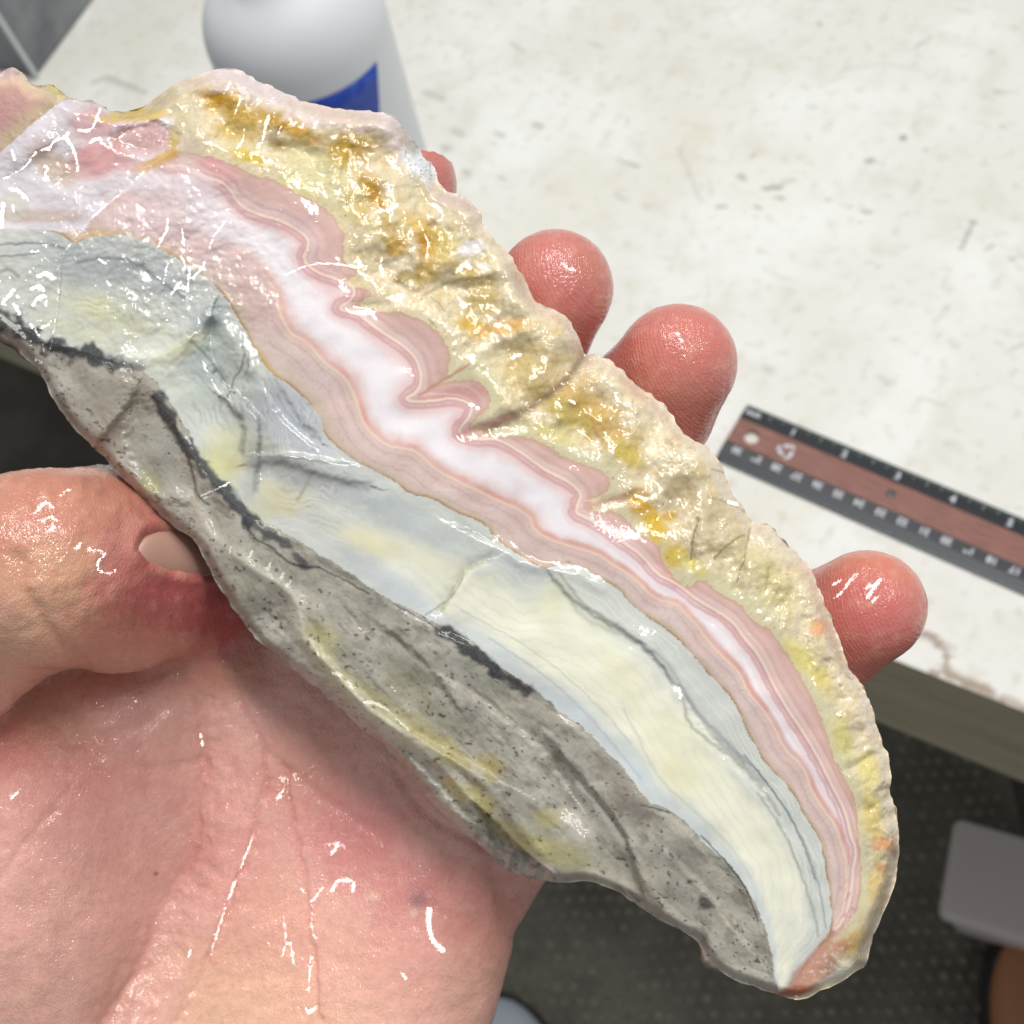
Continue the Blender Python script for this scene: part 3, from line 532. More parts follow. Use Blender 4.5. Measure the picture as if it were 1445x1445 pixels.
# pink zone B..C
pink = dB <= 0
Cp = np.tile(up((214, 180, 172)), (len(X), 1))
fr = np.clip((-dB)/np.maximum(-dB+dC, 1), 0, 1)          # 0 at the yellow, 1 at the cream line
Cp = mix(Cp, sm(.35, 1.0, fr), up((218, 192, 190))); Cp = mix(Cp, 1-sm(0, 9, -dB), up((206, 172, 152)))
Cp = mix(Cp, .6*blob(640, 560, 60, 12, -10), up((200, 140, 132))); Cp = mix(Cp, .7*blob(470, 415, 40, 14, -10), up((206, 146, 138))); Cp = mix(Cp, .6*blob(440, 390, 60, 14, 20), up((214, 160, 152)))
Cp = mix(Cp, .5*blob(960, 830, 40, 10, 50), up((214, 158, 142))); Cp = mix(Cp, .9*blob(300, 235, 34, 16, 40), up((214, 160, 160)))
C = np.where(pink[:, None], Cp, C)
# white core C..E
core = dC <= 0
fr = np.clip(-dC/np.maximum(-dC+dE, 1), 0, 1)
Cp = np.tile(up((242, 236, 240)), (len(X), 1))
Cp = mix(Cp, 1-sm(.0, .44, fr+n20*.1), up((230, 196, 192))); Cp = mix(Cp, sm(.62, 1.0, fr+n20*.1), up((226, 194, 186)))
Cp = mix(Cp, .75*np.exp(-((-dC-9-n20*3)/3.2)**2), up((206, 158, 160))); Cp = mix(Cp, .55*np.exp(-((-dC-16-n20*3)/3)**2), up((232, 208, 206)))
Cp = mix(Cp, .4*np.exp(-((dE-5-n20*3)/4.0)**2), up((220, 172, 160)))
Cp = mix(Cp, sm(.1, .5, n60)*.25, up((220, 196, 200)))
Cp = mix(Cp, .85*sm(950, 1080, X)*sm(.15, .5, abs(fr-.5)), up((212, 176, 176)))
C = np.where(core[:, None], Cp, C)
# pinkish grey E..F
low = dE <= 0
fr = np.clip(-dE/np.maximum(-dE+dF, 1), 0, 1)
Cp = np.tile(up((216, 192, 187)), (len(X), 1)); Cp = mix(Cp, sm(-.2, .5, n60), up((220, 202, 197))); Cp = mix(Cp, .4*sm(.1, .5, n20), up((214, 192, 184)))
Cp = mix(Cp, sm(.6, 1, fr)*.7, up((196, 182, 158))); Cp = mix(Cp, .5*sm(0, .5, fbm(X, Y, 6, 3, 26)), up((198, 174, 166)))
Cp = mix(Cp, .6*blob(390, 500, 40, 26, 30), up((206, 190, 180)))
C = np.where(low[:, None], Cp, C)
for off, ww, cc, ss in ((7, 1.2, (232, 206, 200), .55), (13, 1.4, (196, 150, 146), .4), (20, 1.3, (226, 198, 194), .4), (28, 2.0, (200, 158, 154), .3)):
    C = mix(C, ss*np.exp(-((dC-off-n60*5-n20*1.5)/ww)**2)*(dB < -3)*(X > 250), up(cc))
for off, ww, cc, ss in ((-5, 1.3, (222, 196, 184), .5), (-11, 1.5, (190, 160, 150), .4), (-19, 2.2, (224, 206, 198), .4), (-30, 2.0, (188, 162, 152), .35)):
    C = mix(C, ss*np.exp(-((dE-off-n60*6-n20*2)/ww)**2)*(dF > 4)*(X > 380), up(cc))
# lines
lw = 1.7+n60*.5
C = mix(C, .95*np.exp(-(dC/lw)**2)*(X > 235), up((244, 222, 202))); C = mix(C, .6*np.exp(-((dC+3.8)/1.6)**2)*(X > 300), up((190, 150, 150)))
C = mix(C, .85*np.exp(-((dE)/1.7)**2)*(X > 380), up((240, 214, 190))); C = mix(C, .45*np.exp(-((dE-5)/3.2)**2)*(X > 480)*sm(-.1, .3, n60), up((220, 140, 120)))
# second thin lines low in the pink at the narrow end
C = mix(C, .5*np.exp(-((dC-9)/1.3)**2)*(X > 1000), up((236, 206, 190)))
C = mix(C, (.8*np.exp(-((dF)/3.2)**2)*sm(-.45, .1, n60+n20*.6)), up((164, 122, 64)))
C = mix(C, .9*blob(190, 345, 70, 14, 10, .5)*(dF > -20), up((212, 182, 130)))
C = mix(C, .8*blob(375, 520, 10, 34, -35)*1, up((198, 168, 110)))
# white / blue / cream agate F..G
ag = dF <= 0
fr = np.clip(-dF/np.maximum(-dF+dG, 1), 0, 1)
Cp = np.tile(up((242, 240, 214)), (len(X), 1))
wl = fr+n60*.10+n200*.05
Cp = mix(Cp, 1-sm(.22, .46, wl), up((208, 213, 206))); Cp = mix(Cp, sm(.78, .97, wl), up((212, 219, 219)))
Cp = mix(Cp, .9*(1-sm(430, 800, X+(Y-700)*.3)), up((204, 207, 200)))
str_ = np.sin((-dF)*.85+n60*9+n20*3+n200*8); str2 = np.sin((-dF)*.42+n60*7+n200*5)
near = (1-sm(18, 62, -dF))
Cp = mix(Cp, near*.34*sm(.2, 1, str_)*sm(-.3, .3, n60)*sm(560, 760, X), up((150, 158, 158))); Cp = mix(Cp, near*.3*sm(.4, 1, -str_)*sm(560, 760, X), up((214, 216, 200)))
Cp = mix(Cp, .28*sm(.2, 1, str2)*sm(380, 600, X), up((206, 214, 210))); Cp = mix(Cp, .22*sm(.5, 1, -str2), up((238, 236, 214)))
for (x0, y0, a, b_, an, c, s) in [
    (140, 380, 90, 34, 10, (158, 166, 170), 1.1), (170, 420, 60, 30, 20, (186, 190, 178), .8), (150, 445, 70, 22, 20, (214, 212, 160), .85), (138, 432, 18, 16, 30, (216, 214, 150), .7), (110, 470, 60, 12, 20, (210, 208, 160), .7),
    (240, 400, 60, 24, 40, (178, 184, 186), .8), (290, 510, 36, 54, 10, (150, 168, 170), 1), (300, 450, 22, 22, 0, (140, 154, 158), 1), (345, 600, 26, 60, -10, (150, 158, 156), .9), (400, 660, 60, 16, 20, (150, 150, 140), .9), (250, 495, 50, 12, -30, (212, 208, 130), .7), (225, 520, 40, 22, 40, (220, 224, 206), .8), (270, 560, 50, 26, 50, (206, 218, 200), .8),
    (410, 590, 54, 34, 50, (160, 168, 182), 1), (440, 625, 50, 12, 25, (206, 212, 222), .8), (400, 560, 30, 20, 40, (196, 200, 208), .7), (330, 520, 16, 44, -30, (190, 196, 180), .7), (320, 640, 30, 40, 50, (222, 220, 150), .95), (308, 665, 24, 22, 50, (220, 220, 130), .8), (330, 655, 14, 10, 0, (196, 180, 110), .7),
    (375, 640, 40, 14, 20, (164, 162, 146), .8), (440, 680, 80, 20, 22, (176, 178, 178), .85), (405, 700, 40, 14, 20, (212, 202, 150), .9), (400, 718, 20, 8, 20, (216, 196, 130), .8), (370, 720, 20, 30, 40, (214, 210, 150), .7),
    (560, 725, 90, 24, 30, (176, 188, 194), .9), (520, 765, 46, 15, 20, (222, 214, 148), .95), (600, 790, 66, 16, 25, (226, 222, 190), .8), (520, 800, 60, 14, 35, (186, 196, 202), .85), (580, 840, 50, 14, 35, (200, 210, 216), .9), (640, 760, 50, 14, 35, (206, 212, 208), .8), (660, 745, 30, 8, 45, (170, 178, 170), .6),
    (730, 800, 34, 12, 30, (190, 198, 200), .7), (780, 850, 20, 26, 60, (222, 222, 150), .7), (820, 900, 80, 40, 45, (236, 234, 206), .7), (800, 1000, 60, 16, 42, (196, 208, 214), .8), (700, 920, 50, 18, 45, (210, 218, 218), .7), (900, 1080, 60, 16, 48, (200, 212, 220), .8),
    (960, 1060, 70, 36, 50, (234, 232, 190), .8), (955, 1095, 30, 18, 40, (232, 228, 170), .7), (880, 960, 20, 40, -30, (228, 226, 180), .6), (1000, 1180, 50, 16, 50, (196, 206, 206), .6), (1080, 1200, 60, 20, 65, (232, 232, 208), .8), (1110, 1300, 50, 16, 80, (222, 224, 208), .8)]:
    Cp = mix(Cp, s*.66*blob(x0, y0, a, b_, an, .75, .5), up(c))
for q_, per, c_r, cen in (([(300, 440), (345, 500), (362, 581), (372, 640)], 7.5, 60, (405, 585)), ([(235, 470), (280, 500), (322, 560), (341, 633)], 10, 46, (300, 560)), ([(356, 660), (430, 672), (520, 700)], 9, 44, (450, 690)), ([(0, 338), (90, 345), (200, 352), (270, 420)], 11, 80, (130, 370))):
    d_ = distn(X, Y, chaikin(q_, 2), 90)+n60*24+n200*10; ph = np.sin(d_*6.283/per); mk = np.exp(-((X-cen[0])**2+(Y-cen[1])**2)/(2*c_r**2))
    mk = mk*sm(-.25, .3, fbm(X, Y, 30, 2, 84)); Cp = mix(Cp, .34*mk*sm(.1, 1, ph), up((136, 148, 158))); Cp = mix(Cp, .25*mk*sm(.2, 1, -ph), up((222, 226, 226)))  # conchoidal ripples: shading bands put into the colour
C = np.where(ag[:, None], Cp, C)
for p, w_, c, s in [([(331, 554), (345, 567), (362, 581), (366, 594), (366, 633), (360, 690)], 5, (128, 138, 144), .5), ([(312, 562), (329, 575), (345, 598), (345, 620), (341, 633)], 4, (124, 132, 130), .5), ([(356, 654), (379, 647), (397, 650), (428, 664), (470, 676), (520, 684)], 6, (142, 146, 148), .3),  # first strokes: soft shade of the left-centre fracture steps, painted in
    ([(368, 644), (418, 645), (449, 652), (491, 654)], 2.6, (120, 122, 124), .55), ([(270, 480), (285, 495), (300, 515), (318, 535), (322, 560)], 2.2, (120, 128, 126), .7), ([(345, 500), (340, 520), (330, 535), (322, 560)], 1.5, (110, 118, 120), .8), ([(352, 500), (350, 520), (345, 530)], 1, (130, 138, 140), .7),
    ([(375, 555), (395, 590), (420, 620), (450, 632)], 1.3, (150, 158, 168), .5), ([(390, 555), (410, 590), (440, 615)], 1.1, (150, 158, 168), .7), ([(440, 665), (430, 690), (420, 705)], 3, (160, 156, 136), .7), ([(110, 370), (150, 362), (190, 368), (225, 395), (260, 420)], 3, (130, 134, 142), .8), ([(0, 345), (60, 342), (90, 350)], 2, (120, 126, 134), .7), ([(0, 362), (50, 358)], 1.6, (130, 136, 142), .7),
    ([(0, 385), (12, 378), (25, 390)], 3, (110, 122, 122), .6), ([(690, 790), (655, 803), (640, 830), (622, 862)], 4, (176, 176, 136), .7), ([(600, 868), (640, 842), (655, 810)], 1.2, (140, 138, 110), .6), ([(700, 765), (670, 750), (640, 745)], 1.6, (146, 152, 146), .6), ([(780, 815), (800, 840), (820, 870), (860, 890), (900, 905)], 3.5, (196, 196, 172), .8),
    ([(790, 810), (820, 850), (850, 870), (890, 895), (930, 930), (950, 965)], 2.4, (146, 150, 146), .6), ([(900, 905), (940, 930), (965, 975), (985, 1010), (1020, 1040), (1050, 1075)], 3.4, (152, 160, 162), .6), ([(965, 990), (970, 1020), (1000, 1045), (1040, 1075), (1075, 1110), (1100, 1150)], 3, (168, 168, 150), .8), ([(1040, 1060), (1080, 1100), (1115, 1150), (1140, 1200), (1158, 1260), (1166, 1310)], 1.6, (138, 148, 156), .6), ([(1050, 1065), (1095, 1120), (1130, 1180), (1150, 1240)], 1.2, (120, 130, 138), .8),
    ([(1070, 1120), (1105, 1170), (1130, 1230), (1150, 1290), (1155, 1320)], 2.4, (170, 176, 164), .8), ([(880, 1000), (905, 1050), (930, 1100), (975, 1140), (1030, 1190), (1060, 1240)], 2.2, (202, 206, 190), .6), ([(690, 900), (780, 960), (850, 1030), (905, 1100)], 1.6, (176, 190, 194), .6), ([(650, 860), (760, 920), (850, 1000), (890, 1050)], 1.4, (190, 196, 186), .5),
    ([(620, 655), (570, 640)], 1, (226, 200, 180), .4), ([(545, 422), (520, 425), (480, 431)], 1.4, (236, 214, 196), .7), ([(545, 437), (515, 440), (490, 437)], 1.4, (236, 214, 196), .7), ([(664, 513), (640, 528), (612, 545), (592, 556)], 2.4, (190, 138, 116), .8), ([(725, 585), (690, 598), (665, 606), (650, 614)], 6, (176, 128, 116), .7), ([(880, 700), (850, 712), (828, 712)], 4, (214, 166, 150), .7),
    ([(886, 693), (850, 704), (826, 708)], 1.2, (236, 206, 182), .7), ([(905, 715), (870, 716), (834, 722)], 1.2, (236, 206, 182), .7), ([(420, 300), (440, 292), (470, 318)], 1.0, (220, 190, 184), .3), ([(1175, 1315), (1150, 1345), (1125, 1375), (1112, 1400)], 4, (170, 110, 70), .7), ([(247, 240), (240, 290), (250, 320)], 3, (206, 172, 160), .5), ([(100, 200), (108, 230), (118, 250)], 1.5, (180, 160, 160), .4)]:
    C = line(C, p, w_, c, s)
lf = inK & lowr & ~inJ & (Y < 325+n20*8) & (dF > -3)
Cl = np.tile(up((222, 216, 220)), (len(X), 1))
Cl = mix(Cl, sm(-.2, .4, n60)*.5, up((208, 196, 206)))
for (x0, y0, a, b_, an, c, s) in [(90, 190, 60, 26, -45, (206, 200, 200), .6), (130, 175, 30, 26, 0, (208, 170, 172), .9), (200, 195, 48, 24, 0, (204, 166, 164), 1), (140, 225, 40, 24, -10, (212, 150, 150), .95), (175, 232, 40, 10, 10, (206, 150, 146), .8), (75, 235, 40, 18, 40, (200, 180, 160), .8), (105, 240, 22, 12, 30, (196, 160, 150), .7), (60, 205, 18, 10, 50, (206, 178, 176), .6), (60, 305, 60, 10, 0, (204, 186, 176), .8), (20, 290, 20, 20, 0, (210, 206, 190), .6)]:
    Cl = mix(Cl, s*blob(x0, y0, a, b_, an, .35, .35), up(c))
C = np.where(lf[:, None], Cl, C)
C = line(C, [(150, 165), (158, 195), (175, 215), (192, 232)], 2, (196, 156, 120), .6)
for (x0, y0, a, b_, an, c, s) in [(190, 163, 50, 9, -4, (214, 184, 90), .9), (228, 135, 24, 18, -30, (196, 178, 140), .8), (250, 190, 10, 30, 20, (206, 178, 90), .8), (222, 228, 34, 8, -25, (204, 158, 60), .95), (262, 165, 24, 30, 20, (206, 196, 168), .7), (270, 215, 16, 20, 0, (214, 196, 180), .6)]:
    C = mix(C, s*blob(x0, y0, a, b_, an, .4, .5), up(c))
Cj = np.tile(up((204, 164, 152)), (len(X), 1)); Cj = mix(Cj, sm(0, 60, Y-100-X*.3), up((190, 146, 140))); Cj = mix(Cj, 1-sm(4, 26, dU+n20*10), up((232, 206, 168))); Cj = mix(Cj, blob(78, 128, 14, 8, 30), up((222, 206, 110))); Cj = mix(Cj, blob(12, 103, 22, 10, 0), up((226, 190, 184)))
Cj = mix(Cj, (1-sm(6, 30, dist(X, Y, J)+n20*10))*.8*(X < 80), up((188, 172, 140)))
C = np.where(inJ[:, None], Cj, C)
# middle pale pink mass right of the crack
C = mix(C, .8*blob(225, 300, 60, 34, -30, .5)*(dF > 0)*(~inK), up((216, 192, 190))); C = mix(C, .6*blob(240, 330, 70, 16, 25)*(dF > 0)*(~inK), up((208, 172, 168))); C = mix(C, .6*blob(340, 400, 60, 22, 45)*(dF > 0), up((204, 174, 166)))
C = mix(C, .6*blob(275, 270, 30, 26, 0)*(dF > 0)*(~inK), up((226, 212, 220)))
C = mix(C, .55*blob(240, 300, 110, 50, 35, .8)*(dF > 0), up((228, 212, 214)))
# grey matrix below G
mx = (dG <= 0)
Cm = np.tile(up((174, 170, 156)), (len(X), 1))
Cm = mix(Cm, sm(-.2, .4, n60+n20*.3), up((182, 177, 164))); Cm = mix(Cm, .6*sm(0, .4, fbm(X, Y, 26, 3, 33)), up((148, 143, 129)))
rot = fbm((X*ca+Y*sa)*.35, (-X*sa+Y*ca), 9, 2, 35); Cm = mix(Cm, .3*sm(.25, .5, rot), up((120, 110, 98))); Cm = mix(Cm, .35*sm(.2, .5, -rot), up((188, 183, 170)))
Cm = mix(Cm, .55*sm(.15, .42, fbm((X*ca+Y*sa)*.3, (-X*sa+Y*ca), 16, 3, 36)), up((120, 114, 92)))
for (x0, y0, a, b_, an, c, s) in [(200, 570, 60, 30, 60, (168, 160, 146), .7), (150, 560, 60, 40, 60, (166, 158, 144), .7), (230, 640, 60, 30, 60, (150, 150, 140), .7), (210, 680, 16, 12, 40, (176, 174, 110), .7), (335, 830, 40, 20, 40, (160, 158, 134), .7), (370, 800, 60, 14, 45, (176, 174, 156), .8),
    (452, 905, 30, 20, 50, (186, 180, 100), .8), (470, 950, 40, 12, 45, (190, 184, 96), .8), (540, 1005, 70, 18, 40, (184, 176, 112), .75), (620, 1050, 60, 14, 40, (190, 174, 96), .75), (590, 980, 60, 20, 40, (156, 150, 116), .6), (560, 1080, 60, 14, 48, (132, 124, 72), .8), (690, 1080, 20, 14, 30, (190, 172, 80), .8), (680, 1130, 30, 14, 50, (170, 156, 60), .9), (640, 1110, 20, 8, 50, (190, 180, 90), .8),
    (730, 1180, 60, 14, 30, (160, 150, 74), .8), (790, 1205, 50, 16, 20, (176, 168, 98), .8), (770, 1155, 20, 12, 0, (186, 172, 90), .7), (880, 1120, 60, 20, 50, (142, 128, 118), .7), (960, 1240, 60, 40, 50, (150, 146, 134), .7), (900, 1240, 50, 16, 50, (166, 160, 138), .7), (1040, 1360, 50, 16, 20, (190, 186, 170), .7), (440, 1000, 40, 14, 45, (126, 120, 92), .8)]:
    Cm = mix(Cm, s*.8*blob(x0, y0, a, b_, an, .75, .8), up(c))
Cm = mix(Cm, .55*np.exp(-(distn(X+n20*8, Y+n20*8, [(275, 700), (300, 762), (355, 802), (413, 842), (426, 900), (520, 1003), (600, 1062)], 60)/12)**2), up((206, 202, 182)))  # cream highlight painted along the ridge
C = np.where(mx[:, None], Cm, C)
speck = fbm((X*ca+Y*sa)*.55, (-X*sa+Y*ca), 5.5, 2, 38); C = mix(C, .7*sm(.38, .55, speck)*mx*sm(-.25, .2, n60+.1), up((62, 54, 50)))
for k in range(200):
    sx = random.uniform(60, 1080); f_ = random.random(); sy = np.interp(sx, [60, 300, 600, 900, 1080], [510, 760, 900, 1150, 1330])+f_*np.interp(sx, [60, 300, 600, 780, 900, 1080], [30, 60, 210, 220, 110, 40])
    a_ = math.radians(random.gauss(45, 35)); l = random.choice([.4, .6, .8, 1.0, 1.4, 3.5])
    C = mix(C, .85*np.exp(-(distn(wX+n4*2, wY, [(sx-l*math.cos(a_), sy-l*math.sin(a_)), (sx+l*math.cos(a_), sy+l*math.sin(a_))], 8)/random.uniform(.8, 2.2))**2)*mx, up(random.choice([(50, 44, 44), (84, 58, 48), (70, 64, 56)])))
ns = fbm(X, Y, 24, 2, 3)*1.5+fbm(X, Y, 9, 2, 4)*.35
for p, w_, s, c in [([(-20, 440), (0, 447), (40, 472), (75, 492), (130, 500), (160, 512)], 13, .92, (54, 60, 64)), ([(160, 512), (200, 520)], 6, .6, (90, 90, 86)), ([(222, 560), (240, 590), (250, 615), (275, 640), (292, 672), (325, 702), (350, 735)], 11, .9, (64, 68, 72)), ([(350, 735), (400, 765), (430, 792)], 8, .8, (66, 70, 76)), ([(628, 888), (660, 915), (700, 945)], 12, .9, (46, 50, 56)), ([(700, 945), (742, 975)], 9, .85, (70, 70, 72)), ([(1000, 1275), (990, 1268)], 8, .8, (60, 50, 46))]:
    d = dl(p); C = mix(C, s*(1-sm(w_*.35, w_*1.25, d+ns*w_*.8)), up(c))
for p, w_ in [([(245, 600), (268, 650), (278, 700), (295, 712)], 1.6), ([(345, 735), (358, 760), (385, 772), (400, 790), (425, 800), (450, 800)], 1.8), ([(450, 800), (480, 815), (520, 838)], 1.2), ([(560, 855), (600, 875), (640, 905)], 1.2), ([(990, 1180), (1030, 1222), (1054, 1256), (1070, 1300)], 1.2), ([(905, 1135), (945, 1147)], 1.2)]:
    C = line(C, p, w_, (54, 52, 58), .8)
end_ = blob(1150, 1370, 60, 18, -45, .4, .7); C = mix(C, end_*.85, up((196, 142, 122))); C = mix(C, blob(1120, 1400, 26, 8, -10)*.9, up((170, 96, 62))); C = mix(C, .8*sm(.1, .4, n8)*blob(1165, 1360, 40, 12, -35), up((228, 206, 196)))
C = mix(C, .5*sm(.05, .35, n8)*blob(1196, 1280, 40, 12, 80), up((190, 130, 140)))
C = mix(C, .05*sm(0, .5, n4), up((250, 246, 240))); rk = np.clip(.15+sm(-2, 25, dB)*1.0+mx*.8, 0, 1); C = np.clip(C*(1+(.07*n8+.05*n4)*rk)[:, None], 0, 1)
lum = (C@np.array([.3, .6, .1]))[:, None]; ds = (.22*(ag & ~mx)+.14*mx)[:, None]; C = C*(1-ds)+lum*ds
rq = sm(4, 26, dB)[:, None]; C = C*(1-rq)+rq*np.clip(C*(1+.10*fbm(X, Y, 11, 4, 88, .75)[:, None]*np.array([.8, 1., 1.5])*2), 0, 1)
# ---- relief in mm towards the viewer
h = n200*1.2+fbm(X, Y, 60, 2, 2)*.3
rr = np.clip(dB, 0, None)
tr = np.clip(rr/np.maximum(rr+dU, 1), 0, 1)*(dB > 0)
wamp = sm(0, 46, rr)*(1-inKs)
bumps = fbm(X, Y, 90, 2, 71)*3.2+(.4-np.abs(fbm(X, Y, 60, 1, 72)))*.8+fbm(X, Y, 40, 3, 73)*.9+n8*.06+.5
h += wamp*(bumps*.8-1.4+fbm(X, Y, 14, 3, 85)*.16+sm(650, 950, Y)*(fbm(X, Y, 26, 4, 86)*.7+np.minimum(fbm(X, Y, 9, 3, 87), 0)*.25))-2.6*tr**2.2
h -= 3.2*(1-sm(0, 26, dU))**2
h -= .12*np.exp(-(dB/12)**2)*(X > 250)
md = np.clip(-dG, 0, None)
h -= .018*md+.25*sm(0, 12, md)*0
def sside(c):   # positive below / left of a ridge
    return -signed(X, Y, chaikin(c, 1))
RX = [(-240, 150), (60, 545), (120, 625)]+RID
poly = [(120, 628), (170, 660)]+RID[1:]+[(690, 1150), (740, 1200), (800, 1250), (700, 1400), (300, 1200), (60, 800)]
ir = inside(X+n20*6, Y+n20*6, poly); dR = distn(X+n20*6, Y+n20*6, RID, 260); dR = np.minimum(dR, 200)
h -= np.where(ir, np.minimum(dR*.11, 9.5)*(.25+.75*sm(330, 470, X)), 0)*(.8+.5*n60)+.0*dR
h += .5*np.exp(-(distn(X, Y, RID, 40)/9)**2)
for c, dep in ((RID2, 1.3), (RID3, 1.6)):
    q_ = chaikin(c, 1); h += dep*.35*np.exp(-(distn(X+n20*5, Y+n20*5, q_, 60)/9)**2); h -= dep*.55*np.exp(-(distn(X+n20*5, Y+n20*5, q_+np.array([-20, 17]), 100)/22)**2)
h -= (2.2)*(1-sm(0, 18, dL))**2
h += mx*(np.abs(fbm((X*ca+Y*sa)*.45, -X*sa+Y*ca, 60, 2, 75))*.7+fbm(X, Y, 110, 2, 76)*1.3+n8*.04)*sm(0, 12, md)
# fracture steps of the light facet at left
h -= .6*blob(222, 640, 80, 34, 62, .25, .3)
for p, w_, a_ in [([(300, 460), (290, 500), (322, 560)], 9, -.6), ([(270, 470), (250, 500), (180, 505)], 14, .5), ([(262, 470), (300, 440), (330, 480), (352, 520)], 12, .7), ([(390, 540), (370, 580), (400, 640)], 16, .4), ([(822, 502), (770, 560), (705, 598), (655, 612)], 12, -.6), ([(740, 600), (700, 606)], 8, -.5), ([(545, 430), (500, 432)], 7, -.35), ([(905, 703), (850, 710)], 7, -.35), ([(1056, 740), (1050, 790), (1040, 830)], 5, -.6), ([(985, 735), (974, 800)], 4, -.4), ([(690, 790), (655, 803), (622, 862)], 7, -.35), ([(700, 765), (745, 800), (800, 800), (850, 830)], 9, .35), ([(965, 990), (1000, 1045), (1075, 1110)], 8, -.4), ([(1256, 1116), (1225, 1140)], 12, -.6), ([(1243, 1060), (1200, 1085)], 7, -.8), ([(390, 205), (440, 215)], 12, -.55), ([(300, 160), (340, 190)], 12, -.45), ([(575, 400), (600, 405), (700, 400)], 14, -.7), ([(430, 180), (500, 170), (550, 180)], 14, .5), ([(610, 320), (600, 380)], 9, -.6), ([(585, 330), (590, 370)], 9, .5), ([(650, 395), (690, 385)], 9, .5), ([(680, 490), (760, 460), (810, 480)], 14, .6)]:
    h += a_*np.exp(-(dl(p)/w_)**2)
def step(pts, amp, reach, soft=3.5):     # a fracture step: one side stands proud of the other
    p = chaikin(pts, 2); m = np.nonzero((abs(X-p[:, 0].mean()) < 220) & (abs(Y-p[:, 1].mean()) < 220))[0]; x, y = wX[m], wY[m]
    best = np.full(len(m), 1e9); sg = np.zeros(len(m))
    for a, b in zip(p[:-1], p[1:]):
        e = b-a; l = float(e@e)+1e-6; q = np.clip(((x-a[0])*e[0]+(y-a[1])*e[1])/l, 0, 1); dx = x-a[0]-q*e[0]; dy = y-a[1]-q*e[1]; d = dx*dx+dy*dy
        u = d < best; best = np.where(u, d, best); sg = np.where(u, np.sign(e[0]*(y-a[1])-e[1]*(x-a[0])), sg)
    d = np.sqrt(best)*sg; c = p[len(p)//2]; L_ = np.hypot(*(p[-1]-p[0]))*.5+14
    h[m] += amp*np.tanh(d/soft)*np.exp(-np.abs(d)/reach)*np.exp(-(np.hypot(x-c[0], y-c[1])/L_)**6)
for a in [([(331, 554), (345, 567), (362, 581), (367, 600), (366, 640), (360, 700)], .9, 34), ([(312, 562), (329, 575), (345, 598), (341, 640)], -.5, 16), ([(300, 440), (290, 470), (300, 515), (322, 560)], .7, 40), ([(350, 656), (397, 650), (470, 676), (520, 686)], -.4, 40, 6), ([(368, 640), (418, 640), (491, 654)], .45, 22),
          ([(180, 500), (225, 500), (262, 478)], .5, 30), ([(345, 490), (352, 520), (345, 550)], -.6, 24), ([(375, 550), (395, 590), (440, 628)], .35, 14), ([(395, 545), (420, 590), (452, 620)], -.3, 12), ([(640, 740), (680, 760), (740, 790), (800, 806)], .45, 36), ([(690, 790), (655, 803), (622, 862)], -.45, 40), ([(780, 815), (820, 860), (900, 900), (950, 960)], -.4, 34), ([(965, 985), (1000, 1045), (1075, 1110), (1110, 1180)], .45, 34),
          ([(195, 545), (180, 575), (150, 610), (135, 630)], .8, 50), ([(275, 690), (270, 650), (250, 610), (222, 570)], .6, 30), ([(600, 940), (680, 990), (760, 1050), (800, 1110)], .6, 40), ([(780, 1050), (830, 1110), (880, 1170), (905, 1250)], -1.0, 50), ([(520, 870), (600, 930), (640, 990)], -.5, 30), ([(470, 950), (560, 1020), (640, 1070), (700, 1100)], .9, 50), ([(560, 1050), (620, 1110), (660, 1160)], .6, 24), ([(940, 1200), (1000, 1260), (1060, 1340)], .5, 40)]: step(*a)
# the two left hand facets lean away behind their cracks
dK = distn(X, Y, K, 420); h += inKs*(-.3-.010*np.minimum(dK, 300)+.35*fbm(X, Y, 40, 3, 77)+.10*fbm(X, Y, 14, 3, 78))
dJ = dist(X, Y, J); h += np.where(inJ, -.8-.035*np.minimum(dJ, 160)+n20*.3, 0)
h += np.where(inK & ~inJ, -.7*blob(85, 236, 40, 22, 20, .8, .2)+1.0*blob(45, 200, 40, 20, -40, .6, .2)-1.2*blob(205, 195, 44, 22, 0, .4, .2), 0)
h += (.5*fbm(X, Y, 30, 3, 79)+.12*n8)*np.exp(-((X-250)**2+(Y-390)**2)/(2*110**2))
wet = np.clip(.18+.3*sm(5, 25, rr)+.9*np.exp(-(((X-210)/150)**2+((Y-400)/110)**2))+1.0*(inK & ~inJ)*.8+.6*sm(0, 20, rr)*(1-sm(620, 900, Y))+.10*mx, 0, 1)+.9*mx*np.exp(-(distn(X, Y, RID, 60)/16)**2)*(Y > 760)*(Y < 1080)
gm_s, gn_s = glints(X, Y, slines, bd_)
def to3(x, y, hh): D = D0-hh; return np.stack([(x-722.5)*D/FPX, -(y-722.5)*D/FPX, -D], -1)
V3 = to3(X, Y, h).reshape(NS, NT_, 3)
# back: same outline, seen from behind, rough
Tb = np.linspace(0, 1, NB+2)[1:-1]
PB = pL[:, None]*(1-Tb)+pU[:, None]*Tb; SB = np.repeat(S[:, None], NB, 1)
XB = (SB*ca-PB*sa).ravel(); YB = (SB*sa+PB*ca).ravel(); prof = (np.sin(np.pi*Tb)**.55)[None, :]*np.minimum(1, (pL-pU)/420)[:, None]
lift = np.concatenate([[0], np.cumsum(np.abs(np.diff(S)))])*0
hf = h.reshape(NS, NT_); hb = (hf[:, -1:]*(1-Tb)+hf[:, :1]*Tb)-19*prof-.6
hb += (fbm(XB, YB, 90, 4, 81).reshape(NS, NB)*4+fbm(XB, YB, 30, 3, 82).reshape(NS, NB)*1.2)*np.sin(np.pi*Tb)[None, :]**.5
